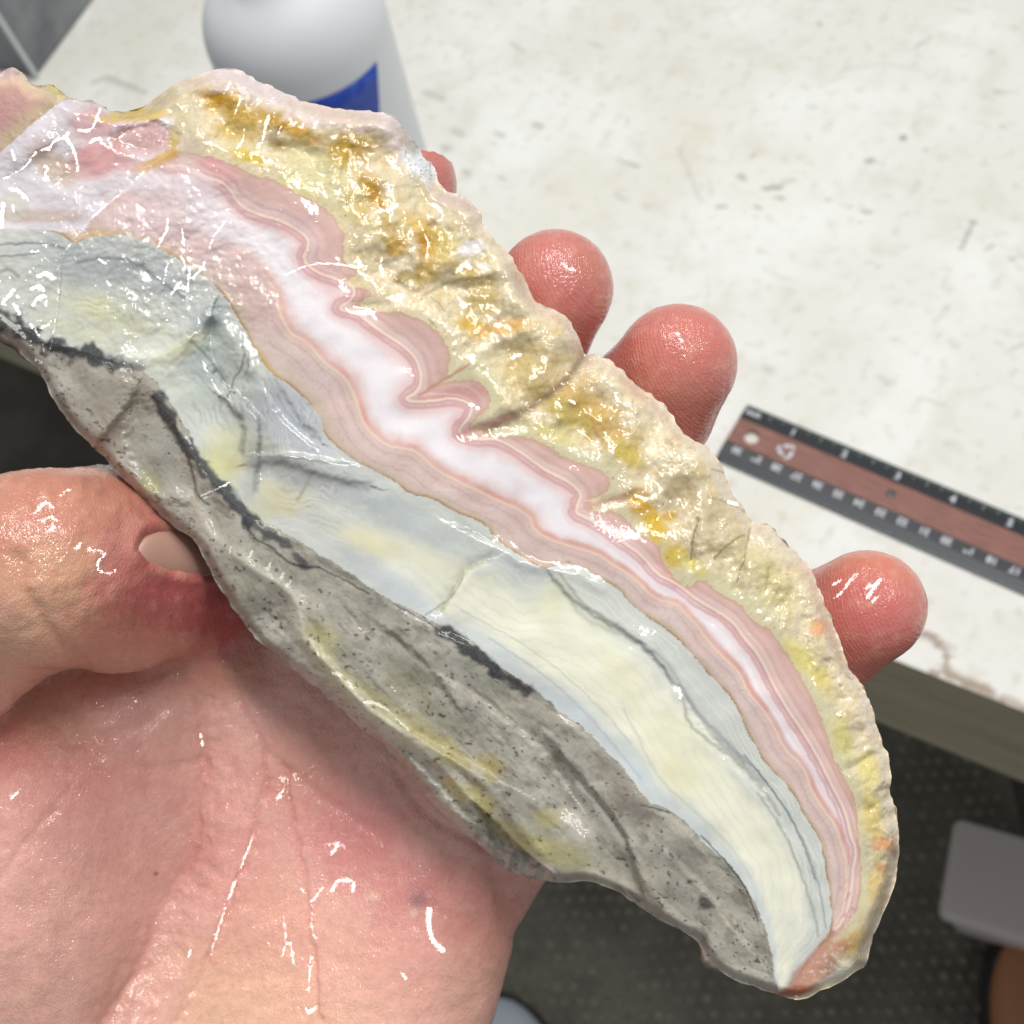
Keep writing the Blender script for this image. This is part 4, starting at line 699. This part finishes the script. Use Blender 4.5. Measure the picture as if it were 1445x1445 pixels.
# slight overhang so the dark flank shows under the lower left edge
over = 26*np.exp(-((Tb-.06)/.07)**2)[None, :]*(np.exp(-((S-330)/70)**2)+.0*S)[:, None]+34*np.exp(-((Tb-.08)/.08)**2)[None, :]*np.exp(-((S-1660)/26)**2)[:, None]
XB = XB-(over.ravel())*sa*1.0; YB = YB+over.ravel()*ca
VB = to3(XB, YB, hb.ravel()).reshape(NS, NB, 3)
VV = np.concatenate([V3, VB], 1); M = NT_+NB
CBk = np.tile(up((120, 104, 88)), (NS*NB, 1)); CBk = mix(CBk, sm(-.2, .3, fbm(XB, YB, 20, 4, 83)), up((84, 66, 54))); CBk = mix(CBk, sm(.4, 1, np.tile(Tb, NS)), up((200, 184, 150)))
CC = np.concatenate([C.reshape(NS, NT_, 3), CBk.reshape(NS, NB, 3)], 1).reshape(-1, 3)
WW = np.concatenate([wet.reshape(NS, NT_), np.full((NS, NB), .2)], 1).ravel()
mask_rough = np.concatenate([(wamp*.6+mx*.5).reshape(NS, NT_), np.full((NS, NB), 1.)], 1).ravel()
VV = VV.reshape(-1, 3); Fq = gridfaces(NS, M, True)
# end caps
c0 = VV[:M].mean(0); c1 = VV[-M:].mean(0); VV = np.concatenate([VV, [c0, c1]]); nV = len(VV)
capq = []
for base, cen, fl in ((0, nV-2, 0), ((NS-1)*M, nV-1, 1)):
    for j in range(0, M-1, 2):
        q = (base+j, base+j+1, base+(j+2) % M, cen); capq.append(q[::-1] if fl else q)
Fq = np.concatenate([Fq, np.array(capq)])
CC = np.concatenate([CC, [CC[0], CC[(NS-1)*M]]]); WW = np.append(WW, [0, 0]); mask_rough = np.append(mask_rough, [1, 1])
org = np.array([0, 0, -D0])
me = npmesh('agate', (VV-org)/1000, Fq[:, ::-1], {'Col': CC, 'wet': WW, 'rgh': mask_rough, 'film': np.append(np.concatenate([gm_s.reshape(NS, NT_), np.zeros((NS, NB))], 1).ravel(), [0, 0]), 'glint_normal': np.concatenate([np.concatenate([gn_s.reshape(NS, NT_, 3), np.tile([0, 0, 1.], (NS, NB, 1))], 1).reshape(-1, 3), [[0, 0, 1.], [0, 0, 1.]]]), 'host': np.append(np.concatenate([mx.reshape(NS, NT_)*1., np.ones((NS, NB))], 1).ravel(), [1, 1])})
m_ag = mat('wet_agate', (220, 200, 190), .34)
t = NT(m_ag); o_ = t.obj(); b = t.b
cA = t.attr('Col').outputs['Color']; wA = t.attr('wet').outputs['Fac']; rA = t.attr('rgh').outputs['Fac']
g1 = t.noise(o_, 2600, 4, .7)
cA = t.mixc(t.math('MULTIPLY', t.ramp(g1, .3, .7, .0, .09), t.math('MULTIPLY_ADD', rA, .5, .04)), cA, (0.05, .045, .04, 1), 'MIX'); t.set(b, 'Base Color', cA)
t.set(b, 'Subsurface Weight', t.math('MULTIPLY_ADD', rA, -.35, .42)); b.inputs['Subsurface Radius'].default_value = (.0011, .0009, .0008)
t.set(b, 'Roughness', t.math('MULTIPLY_ADD', rA, .2, .30))
b.inputs['Specular IOR Level'].default_value = .12
t.set(b, 'Coat Weight', t.math('MULTIPLY_ADD', t.attr('host').outputs['Fac'], -.6, .9)); b.inputs['Coat Roughness'].default_value = .012; b.inputs['Coat IOR'].default_value = 1.6
fine = t.math('ADD', t.math('MULTIPLY', t.noise(o_, 900, 5, .62), 1.0), t.math('MULTIPLY', t.noise(o_, 3200, 3, .6), .25))
t.set(b, 'Normal', t.bump(fine, .00007, t.math('MULTIPLY_ADD', rA, .30, .0)))
film = t.math('ADD', t.noise(o_, 300, 1, .5, 1.2), t.math('MULTIPLY', t.noise(o_, 720, 2, .5, 1.6), .75))
t.set(b, 'Coat Normal', bend(t, t.bump(film, .00062, t.math('MULTIPLY_ADD', t.math('MULTIPLY', wA, t.ramp(t.noise(o_, 110, 2), .42, .62, .12, 1)), .95, .018))))
stone = link('banded_agate', me, m_ag, None, True); stone.matrix_world = MC@Matrix.Translation((0, 0, -D0/1000))
tag(stone, 'wet banded pink, white and yellow agate slab held in the hand', 'stone')
SX, SY, SH = X.copy(), Y.copy(), h.copy()
# ================================================================== HAND
def Pd(X, Y, D): return P(X, Y, D)
def rcone(p, a, b, ra, rb):
    a = np.asarray(a, np.float32); b = np.asarray(b, np.float32); e = b-a; l = float(e@e)
    q = p-a; tt_ = np.clip((q@e)/l, 0, 1); d = q-tt_[..., None]*e
    return np.sqrt((d*d).sum(-1))-(ra+(rb-ra)*tt_)
def smin(a, b, k):
    hh = np.clip(.5+.5*(b-a)/k, 0, 1); return b*(1-hh)+a*hh-k*hh*(1-hh)
FING = [
 [(330, 760, 192, 11.5), (430, 520, 199, 10), (520, 360, 188, 9), (568, 262, 174, 8.7)],
 [(470, 860, 194, 11.5), (620, 640, 202, 10.2), (735, 478, 174, 10.2), (783, 408, 167.5, 9.0)],
 [(600, 960, 194, 11.5), (790, 760, 202, 10.2), (912, 578, 175, 10.3), (955, 514, 167.5, 9.2)],
 [(720, 1090, 192, 11), (960, 1010, 200, 9.6), (1150, 900, 175, 9.8), (1224, 856, 167, 8.7)]]
THUMB = [(-330, 1080, 172, 17), (-60, 850, 150, 12.5)]
def sdf(p):
    d = None
    pal = [((40, 1130, 182, 20), (120, 1720, 190, 27)), ((330, 1010, 196, 18), (330, 1750, 196, 22)), ((640, 1165, 192, 16), (440, 1640, 194, 24)),
           ((390, 900, 198, 17), (690, 1115, 196, 16)), ((180, 1000, 188, 16), (360, 900, 198, 15)), ((470, 1050, 198, 18), (480, 1500, 200, 22)),
           ((200, 1720, 194, 26), (220, 2200, 196, 25)), ((400, 1700, 194, 24), (380, 2200, 196, 24))]
    for a, b in pal:
        q = rcone(p, P(*a[:3]), P(*b[:3]), a[3], b[3]); d = q if d is None else smin(d, q, 9)
    fall = None
    for f in FING:
        fd = None
        for a, b in zip(f[:-1], f[1:]):
            q = rcone(p, P(*a[:3]), P(*b[:3]), a[3], b[3]); fd = q if fd is None else smin(fd, q, 2.2)
        fall = fd if fall is None else smin(fall, fd, .8)
    d = smin(d, fall, 8)
    th = rcone(p, P(-330, 1080, 178), P(-10, 848, 155), 19, 12.9)
    th = smin(th, rcone(p, P(-330, 1080, 176), P(80, 1300, 190), 18, 22), 10)
    td = rcone(p, P(62, 800, 150), P(165, 802, 166), 13.7, 15.2); td = smin(td, rcone(p, P(165, 802, 166), P(322, 822, 191), 15.0, 12.0), 2.5)
    th = smin(th, td, 2.0)
    return smin(d, th, 3.0)
lo = np.array([-112, -172, -228.]); hi = np.array([66, 56, -118.]); vx = 1.3
ax = [np.arange(lo[i], hi[i], vx, dtype=np.float32) for i in range(3)]
G3 = np.stack(np.meshgrid(*ax, indexing='ij'), -1)
SD = sdf(G3).astype(np.float32)
def surfnets(S, lo, v):
    nx, ny, nz = S.shape; ins = S < 0
    acc = np.zeros((nx-1, ny-1, nz-1, 3), np.float32); cnt = np.zeros((nx-1, ny-1, nz-1), np.float32)
    for axis in range(3):
        for i in (0, 1):
            for j in (0, 1):
                o = [0, 0, 0]; oth = [k for k in range(3) if k != axis]; o[oth[0]] = i; o[oth[1]] = j
                sl = tuple(slice(o[k], o[k]+S.shape[k]-1) for k in range(3)); o2 = list(o); o2[axis] += 1
                s2 = tuple(slice(o2[k], o2[k]+S.shape[k]-1) for k in range(3))
                a = S[sl]; b = S[s2]; cr_ = (a < 0) != (b < 0); tq = np.where(cr_, a/np.where(cr_, a-b, 1), 0)
                for k in range(3): acc[..., k] += np.where(cr_, (o[k]+(tq if k == axis else 0)), 0)
                cnt += cr_
    m = cnt > 0; idx = np.full(m.shape, -1, np.int64); idx[m] = np.arange(m.sum())
    ii = np.argwhere(m); V = (ii+acc[m]/cnt[m][:, None])*v+lo
    F = []
    for axis in range(3):
        oth = [(1, 2), (2, 0), (0, 1)][axis]
        a = [slice(1, -1)]*3; a[axis] = slice(0, -1); s2 = list(a); s2[axis] = slice(1, None)
        A = ins[tuple(a)]; Bq = ins[tuple(s2)]; pos = np.argwhere(A != Bq); fl = A[A != Bq]
        off = np.ones(3, int); off[axis] = 0; pos = pos+off
        e1 = np.zeros(3, int); e1[oth[0]] = 1; e2 = np.zeros(3, int); e2[oth[1]] = 1
        q = [idx[tuple((pos-d_).T)] for d_ in (e1+e2, e2, e1*0, e1)]
        q = np.stack(q, 1); q[~fl] = q[~fl][:, ::-1]; F.append(q)
    F = np.concatenate(F); return V, F[(F >= 0).all(1)]
HV, HFc = surfnets(SD, lo.astype(np.float32), vx)
me = npmesh('hand_raw', HV, HFc)
tmp = bpy.data.objects.new('tmp', me); col.objects.link(tmp)
s_m = tmp.modifiers.new('s', 'SUBSURF'); s_m.levels = 2
me2 = bpy.data.meshes.new_from_object(tmp.evaluated_get(bpy.context.evaluated_depsgraph_get())); bpy.data.objects.remove(tmp); bpy.data.meshes.remove(me)
nv = len(me2.vertices); V = np.empty(nv*3, np.float32); me2.vertices.foreach_get('co', V); V = V.reshape(-1, 3)
def grad(p, e=.25):
    g = np.stack([sdf(p+np.array(v_, np.float32))-sdf(p-np.array(v_, np.float32)) for v_ in ((e, 0, 0), (0, e, 0), (0, 0, e))], -1)
    return g/np.linalg.norm(g, axis=-1, keepdims=True)
N = grad(V)
X = (722.5+V[:, 0]/-V[:, 2]*FPX).astype(np.float32); Y = (722.5-V[:, 1]/-V[:, 2]*FPX).astype(np.float32); Z = V[:, 2]; fr_ = (N[:, 2] > -.1).astype(np.float32)
n60 = fbm(X, Y, 70, 3, 91); n20 = fbm(X, Y, 24, 4, 92); n8 = fbm(X, Y, 8, 3, 93)
wX = X+n20*8+n60*8; wY = Y+n20*5
near_thumb = sm(-187, -176, Z)*(1-sm(360, 420, X))*(1-sm(950, 1010, Y))        # which vertices belong to the thumb rather than the palm
disp = (n60*.45+n20*.12)*sm(-330, -430, X-Y)+n20*.04
pal_ = 1-near_thumb
CRE = [ # palm creases: points, half width px, depth mm
 ([(290, 900), (286, 960), (288, 1050), (280, 1130), (262, 1210), (245, 1270), (205, 1370), (150, 1455)], 9, .5), ([(290, 900), (286, 960), (288, 1050), (280, 1130), (262, 1210), (245, 1270), (205, 1370), (150, 1455)], 34, 2.1),
 ([(330, 950), (352, 1010), (378, 1060), (366, 1150), (340, 1240), (293, 1355)], 4, .4), ([(400, 1080), (418, 1180), (436, 1260), (440, 1320), (455, 1440)], 4, .4), ([(378, 1060), (430, 1110), (520, 1170), (600, 1200)], 8, .4),
 ([(60, 1010), (130, 1060), (200, 1090), (285, 1080)], 9, .3), ([(95, 1050), (150, 1040), (240, 1000), (280, 930)], 8, .35), ([(0, 1240), (60, 1160), (100, 1110)], 7, .25), ([(640, 1010), (680, 1120), (700, 1230), (720, 1320)], 14, .5),
 ([(293, 1355), (250, 1440)], 5, .3), ([(560, 1090), (600, 1150), (680, 1190)], 10, .4)]
for p_, w_, dp in CRE: disp -= dp*np.exp(-(distn(wX, wY, chaikin(p_, 2), 80)/w_)**2)*pal_*fr_
TCR = [([(24, 790), (30, 815), (42, 850), (74, 897), (115, 932)], 12, .55), ([(150, 690), (190, 686)], 6, .15)]
for p_, w_, dp in TCR: disp -= dp*np.exp(-(distn(wX, wY, chaikin(p_, 2), 60)/w_)**2)*near_thumb*fr_
# nail bed: the skin sinks under the nail and swells round it
NAIL = [(193, 776), (196, 763), (206, 752), (225, 746), (262, 744), (300, 752), (325, 780), (325, 806), (300, 810), (265, 812), (235, 806), (210, 795)]
inn = inside(X, Y, NAIL)*near_thumb*fr_; dn = distn(X, Y, NAIL+[NAIL[0]], 60)
disp += np.where(inn > 0, -.6*sm(0, 9, dn), .4*np.exp(-((dn-9)/9)**2)*near_thumb*fr_)
# fine skin ridges (papillary lines) on tips, pads and thumb
tips = np.zeros(nv, np.float32)
for (tx, ty, rr_) in ((772, 420, 110), (941, 528, 110), (1210, 864, 105), (553, 282, 90)): tips = np.maximum(tips, 1-sm(rr_*.8, rr_*1.3, np.hypot(X-tx, Y-ty)))
disp += n8*.05
V = V+N*disp[:, None]
# colour
C = np.tile(lin((248, 194, 182)), (nv, 1))
def blobh(x0, y0, a, b, an=0, soft=.6, nz=.5):
    q = math.radians(an); dx = X-x0; dy = Y-y0; u = dx*math.cos(q)+dy*math.sin(q); v = -dx*math.sin(q)+dy*math.cos(q)
    return 1-sm(1-soft, 1+soft, np.sqrt((u/a)**2+(v/b)**2)+(n60+n20*.6)*nz)
for (x0, y0, a, b_, an, c, s) in [(60, 1060, 130, 60, 10, (222, 140, 130), .8), (120, 1150, 120, 90, 0, (208, 146, 138), .6), (130, 1330, 120, 130, 0, (188, 142, 130), .7), (40, 1420, 120, 70, 0, (178, 142, 128), .7), (230, 1020, 70, 60, 0, (196, 146, 132), .6), (60, 1000, 60, 40, 30, (206, 176, 140), .6),  # blotches, plus thenar shade and lit palm put into the skin colour
    (330, 1200, 60, 110, 0, (224, 160, 150), .8), (300, 1400, 70, 80, 0, (232, 186, 160), .8), (400, 1330, 90, 90, 0, (236, 180, 158), .9), (400, 1440, 140, 60, 0, (238, 196, 164), .8), (520, 1380, 110, 80, 0, (236, 186, 166), .8), (600, 1330, 80, 80, -60, (228, 164, 152), .7), (500, 1180, 90, 60, 30, (220, 138, 136), .85), (580, 1260, 60, 40, 0, (216, 140, 136), .7),
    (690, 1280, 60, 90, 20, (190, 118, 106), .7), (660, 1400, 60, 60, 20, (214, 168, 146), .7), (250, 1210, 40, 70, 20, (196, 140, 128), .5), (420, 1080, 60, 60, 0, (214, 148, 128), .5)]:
    C = mix(C, s*.85*blobh(x0, y0, a, b_, an, .8)*pal_, np.minimum(lin(c)*1.12, 1))
fing = sm(-330, -150, X-Y)*pal_
C = mix(C, fing, lin((206, 130, 120)))
for (x0, y0, a, b_, c, s) in [(800, 400, 60, 60, (206, 122, 114), .7), (960, 490, 70, 50, (210, 124, 112), .8), (1230, 800, 60, 40, (216, 136, 110), .9), (1220, 870, 60, 60, (206, 112, 108), .8), (840, 350, 30, 50, (196, 130, 110), .6)]:
    C = mix(C, s*blobh(x0, y0, a, b_)*fing, lin(c))
Ct = np.tile(lin((208, 146, 124)), (nv, 1))
for (x0, y0, a, b_, an, c, s) in [(60, 860, 60, 90, 0, (224, 176, 144), .8), (130, 700, 120, 50, -10, (200, 136, 114), .8), (180, 770, 40, 70, 30, (204, 128, 124), .6), (100, 830, 50, 60, 0, (216, 168, 136), .7), (250, 850, 100, 50, 10, (208, 108, 110), .95), (200, 900, 90, 40, 10, (204, 130, 112), .6), (320, 880, 50, 50, 0, (196, 96, 92), .8), (-10, 900, 60, 70, 0, (222, 178, 150), .8), (205, 775, 14, 40, 20, (186, 96, 92), .7), (280, 720, 50, 30, 30, (190, 112, 98), .6)]:
    Ct = mix(Ct, s*blobh(x0, y0, a, b_, an), lin(c))
C = C*(1-near_thumb[:, None])+Ct*near_thumb[:, None]
for p_, w_, dp in CRE[:1]+CRE[2:4]: C = mix(C, .22*np.exp(-(distn(wX, wY, chaikin(p_, 2), 40)/(w_*.6+2))**2)*pal_, lin((206, 120, 100)))
C = mix(C, .25*np.exp(-(distn(wX, wY, chaikin(TCR[0][0], 2), 40)/5)**2)*near_thumb, lin((190, 120, 96)))
C = mix(C, .3*sm(.05, .5, n20), lin((232, 180, 160))); C = mix(C, .22*sm(.1, .5, fbm(X, Y, 11, 3, 97)), lin((216, 130, 122))); C = C*(1+.05*n8)[:, None]
C = mix(C, .8*np.exp(-((X-221)**2+(Y-1234)**2)/9), lin((120, 20, 30))); C = mix(C, .7*np.exp(-((X-590)**2+(Y-1270)**2)/160), lin((130, 110, 120))); C = mix(C, .8*np.exp(-((X-584)**2+(Y-1289)**2)/40), lin((240, 214, 196)))
C = mix(C, .8*np.exp(-((X-527)**2+(Y-1265)**2)/30), lin((250, 220, 180)))
C = np.clip(C, 0, 1)
wet = np.clip(.12+.9*blobh(440, 1300, 90, 120)+.7*blobh(330, 1150, 40, 130)+.8*blobh(20, 1090, 50, 40)+.9*blobh(70, 730, 40, 40)+.7*blobh(145, 790, 30, 25)+.8*blobh(1235, 835, 30, 40)+.5*blobh(580, 1280, 60, 60)+.35*blobh(960, 480, 40, 30)+.3*blobh(800, 380, 40, 30)+.6*blobh(450, 1110, 80, 60)+.35*blobh(150, 1200, 160, 160)+.4*blobh(520, 1400, 120, 60), 0, 1)
me2.vertices.foreach_set('co', (V/1000).astype(np.float32).ravel()); me2.update()
hl = [([(391, 1126), (402, 1119), (406, 1106), (398, 1098)], 6), ([(415, 1096), (430, 1094), (445, 1083)], 5), ([(417, 1100), (432, 1099), (446, 1088)], 3), ([(487, 1060), (494, 1066), (502, 1053)], 4), ([(283, 1043), (285, 1058)], 4), ([(358, 1179), (340, 1225)], 2), ([(332, 1243), (322, 1270)], 3), ([(318, 1282), (308, 1312), (296, 1352)], 2),
 ([(426, 1255), (440, 1272), (441, 1290)], 2.2), ([(440, 1296), (441, 1316), (447, 1324)], 2.2), ([(440, 1272), (455, 1253)], 2.2), ([(468, 1258), (475, 1243), (498, 1241), (498, 1257)], 6), ([(464, 1192), (478, 1189), (486, 1196)], 3), ([(468, 1206), (476, 1192)], 4), ([(606, 1283), (604, 1310), (612, 1330), (624, 1340)], 8), ([(566, 1147), (575, 1160)], 5),
 ([(15, 1128), (26, 1117)], 3), ([(266, 1351), (268, 1341)], 4), ([(430, 1420), (436, 1432), (444, 1422)], 5), ([(568, 1373), (572, 1381)], 5), ([(410, 1330), (414, 1360)], 3), ([(400, 1290), (404, 1330), (398, 1350)], 2.5), ([(438, 1350), (436, 1400)], 3),
 ([(137, 799), (138, 791), (149, 782)], 4), ([(138, 803), (149, 810), (163, 806)], 3.5), ([(125, 775), (145, 779)], 3), ([(48, 723), (66, 706), (74, 716)], 4), ([(66, 751), (76, 744)], 3.5), ([(107, 775), (114, 767)], 4), ([(60, 735), (72, 728), (80, 735)], 3), ([(84, 700), (98, 692)], 2),
 ([(1177, 845), (1190, 834), (1198, 821), (1209, 811)], 3.5), ([(1175, 825), (1187, 819)], 2.5), ([(1225, 842), (1234, 826), (1242, 820)], 6), ([(1230, 850), (1238, 842)], 4), ([(1222, 832), (1228, 824)], 4), ([(795, 372), (804, 382), (812, 380)], 2.5), ([(955, 470), (962, 482)], 2.5)]
bd_ = []
scatter(400, 1320, 60, 80, 150, 1, 2.2); scatter(450, 1200, 50, 50, 50, 1, 2); scatter(320, 1190, 30, 60, 30, 1, 1.8); scatter(330, 1060, 30, 30, 20, 1, 2); scatter(25, 1080, 22, 18, 24, 1, 2.6); scatter(70, 735, 20, 25, 16, 1, 2.2)
gm_h, gn_h = glints(X, Y, hl, bd_, .5)
for n_, a_ in (('Col', C), ('wet', wet), ('tip', tips), ('film', gm_h), ('glint_normal', gn_h)): put_attr(me2, n_, a_)
m_sk = mat('wet_skin', (214, 158, 142), .5)
t = NT(m_sk); o_ = t.obj(); b = t.b
cS = t.attr('Col').outputs['Color']; wS = t.attr('wet').outputs['Fac']; tS = t.attr('tip').outputs['Fac']
cS = t.mixc(t.ramp(t.noise(o_, 1400, 4, .65), .35, .7, 0, .14), cS, L4((176, 84, 76))); t.set(b, 'Base Color', cS)
b.inputs['Subsurface Weight'].default_value = .35; b.inputs['Subsurface Radius'].default_value = (.0030, .0011, .0007)
b.inputs['Specular IOR Level'].default_value = .25; b.inputs['Coat Weight'].default_value = .75; b.inputs['Coat Roughness'].default_value = .02; b.inputs['Coat IOR'].default_value = 1.6
cell = t.n('ShaderNodeTexVoronoi', _feature='DISTANCE_TO_EDGE'); t.set(cell, 'Vector', t.rotz(o_, .5, (1, .6, 1))); cell.inputs['Scale'].default_value = 2300
rid = t.n('ShaderNodeTexWave', _wave_type='BANDS', _bands_direction='DIAGONAL'); t.set(rid, 'Vector', t.rotz(o_, .4)); rid.inputs['Scale'].default_value = 620; rid.inputs['Distortion'].default_value = 5; rid.inputs['Detail'].default_value = 1.5; rid.inputs['Detail Scale'].default_value = .35
hgt = t.math('ADD', t.math('MULTIPLY', t.ramp(cell.outputs['Distance'], 0, .25), .30), t.math('ADD', t.math('MULTIPLY', t.noise(o_, 700, 4, .6), .5), t.math('MULTIPLY', rid.outputs['Fac'], t.math('MULTIPLY_ADD', tS, .15, .05))))
t.set(b, 'Normal', t.bump(hgt, .00018, .7))
flm = t.math('ADD', t.math('MULTIPLY', hgt, .35), t.math('ADD', t.noise(o_, 300, 1, .5, 1.0), t.math('MULTIPLY', t.noise(o_, 800, 2, .5, 1.4), .7)))
t.set(b, 'Coat Normal', bend(t, t.bump(flm, .00065, t.math('MULTIPLY_ADD', t.math('MULTIPLY', wS, t.ramp(t.noise(o_, 120, 2), .38, .56, .25, 1)), 1.0, .26))))
hand = link('hand', me2, m_sk, None, True); hand.matrix_world = MC
tag(hand, 'wet left hand, palm up, gripping the agate with thumb and fingers', 'hand')
# thumb nail: a curved plate lying in its bed
def depth_at(x, y):
    D = np.full(x.shape, 125.0)
    for _ in range(60):
        p = np.stack([(x-722.5)*D/FPX, -(y-722.5)*D/FPX, -D], -1).astype(np.float32); D = D+np.clip(sdf(p)*.8, -2, 4)
    return D
nu, nvv = 40, 24; U_, V_ = np.meshgrid(np.linspace(0, 1, nu), np.linspace(-1, 1, nvv), indexing='ij')
xn = 194+U_*132; half = 34*np.sqrt(np.clip(1-(1-np.clip(U_*3.0, 0, 1))**2, 0.02, 1)); yn = 779+U_*2+V_*half*1.12
Dn = depth_at(xn, yn)+.4-.55*(1-V_**2)+.6*V_**4
Pn = np.stack([(xn-722.5)*Dn/FPX, -(yn-722.5)*Dn/FPX, -Dn], -1)
Cn = np.tile(lin((206, 164, 148)), (nu*nvv, 1)); Cn = mix(Cn, (sm(.72, .9, V_)).ravel(), lin((238, 222, 208))); Cn = mix(Cn, .8*(1-sm(.0, .14, U_)).ravel(), lin((222, 190, 176))); Cn = mix(Cn, .5*sm(-.6, -1, V_).ravel(), lin((180, 120, 104)))
me = npmesh('fingernail', Pn.reshape(-1, 3)/1000, gridfaces(nu, nvv), {'Col': Cn})
m_nl = mat('nail', (206, 164, 146), .3); b = m_nl.node_tree.nodes['Principled BSDF']; b.inputs['Coat Weight'].default_value = .6; b.inputs['Coat Roughness'].default_value = .1; b.inputs['Subsurface Weight'].default_value = .2; b.inputs['Subsurface Radius'].default_value = (.001, .0006, .0005)
t = NT(m_nl); t.set(t.b, 'Base Color', t.attr('Col').outputs['Color']) 
o = link('thumbnail', me, m_nl, hand, True); sd = o.modifiers.new('s', 'SOLIDIFY'); sd.thickness = .0005
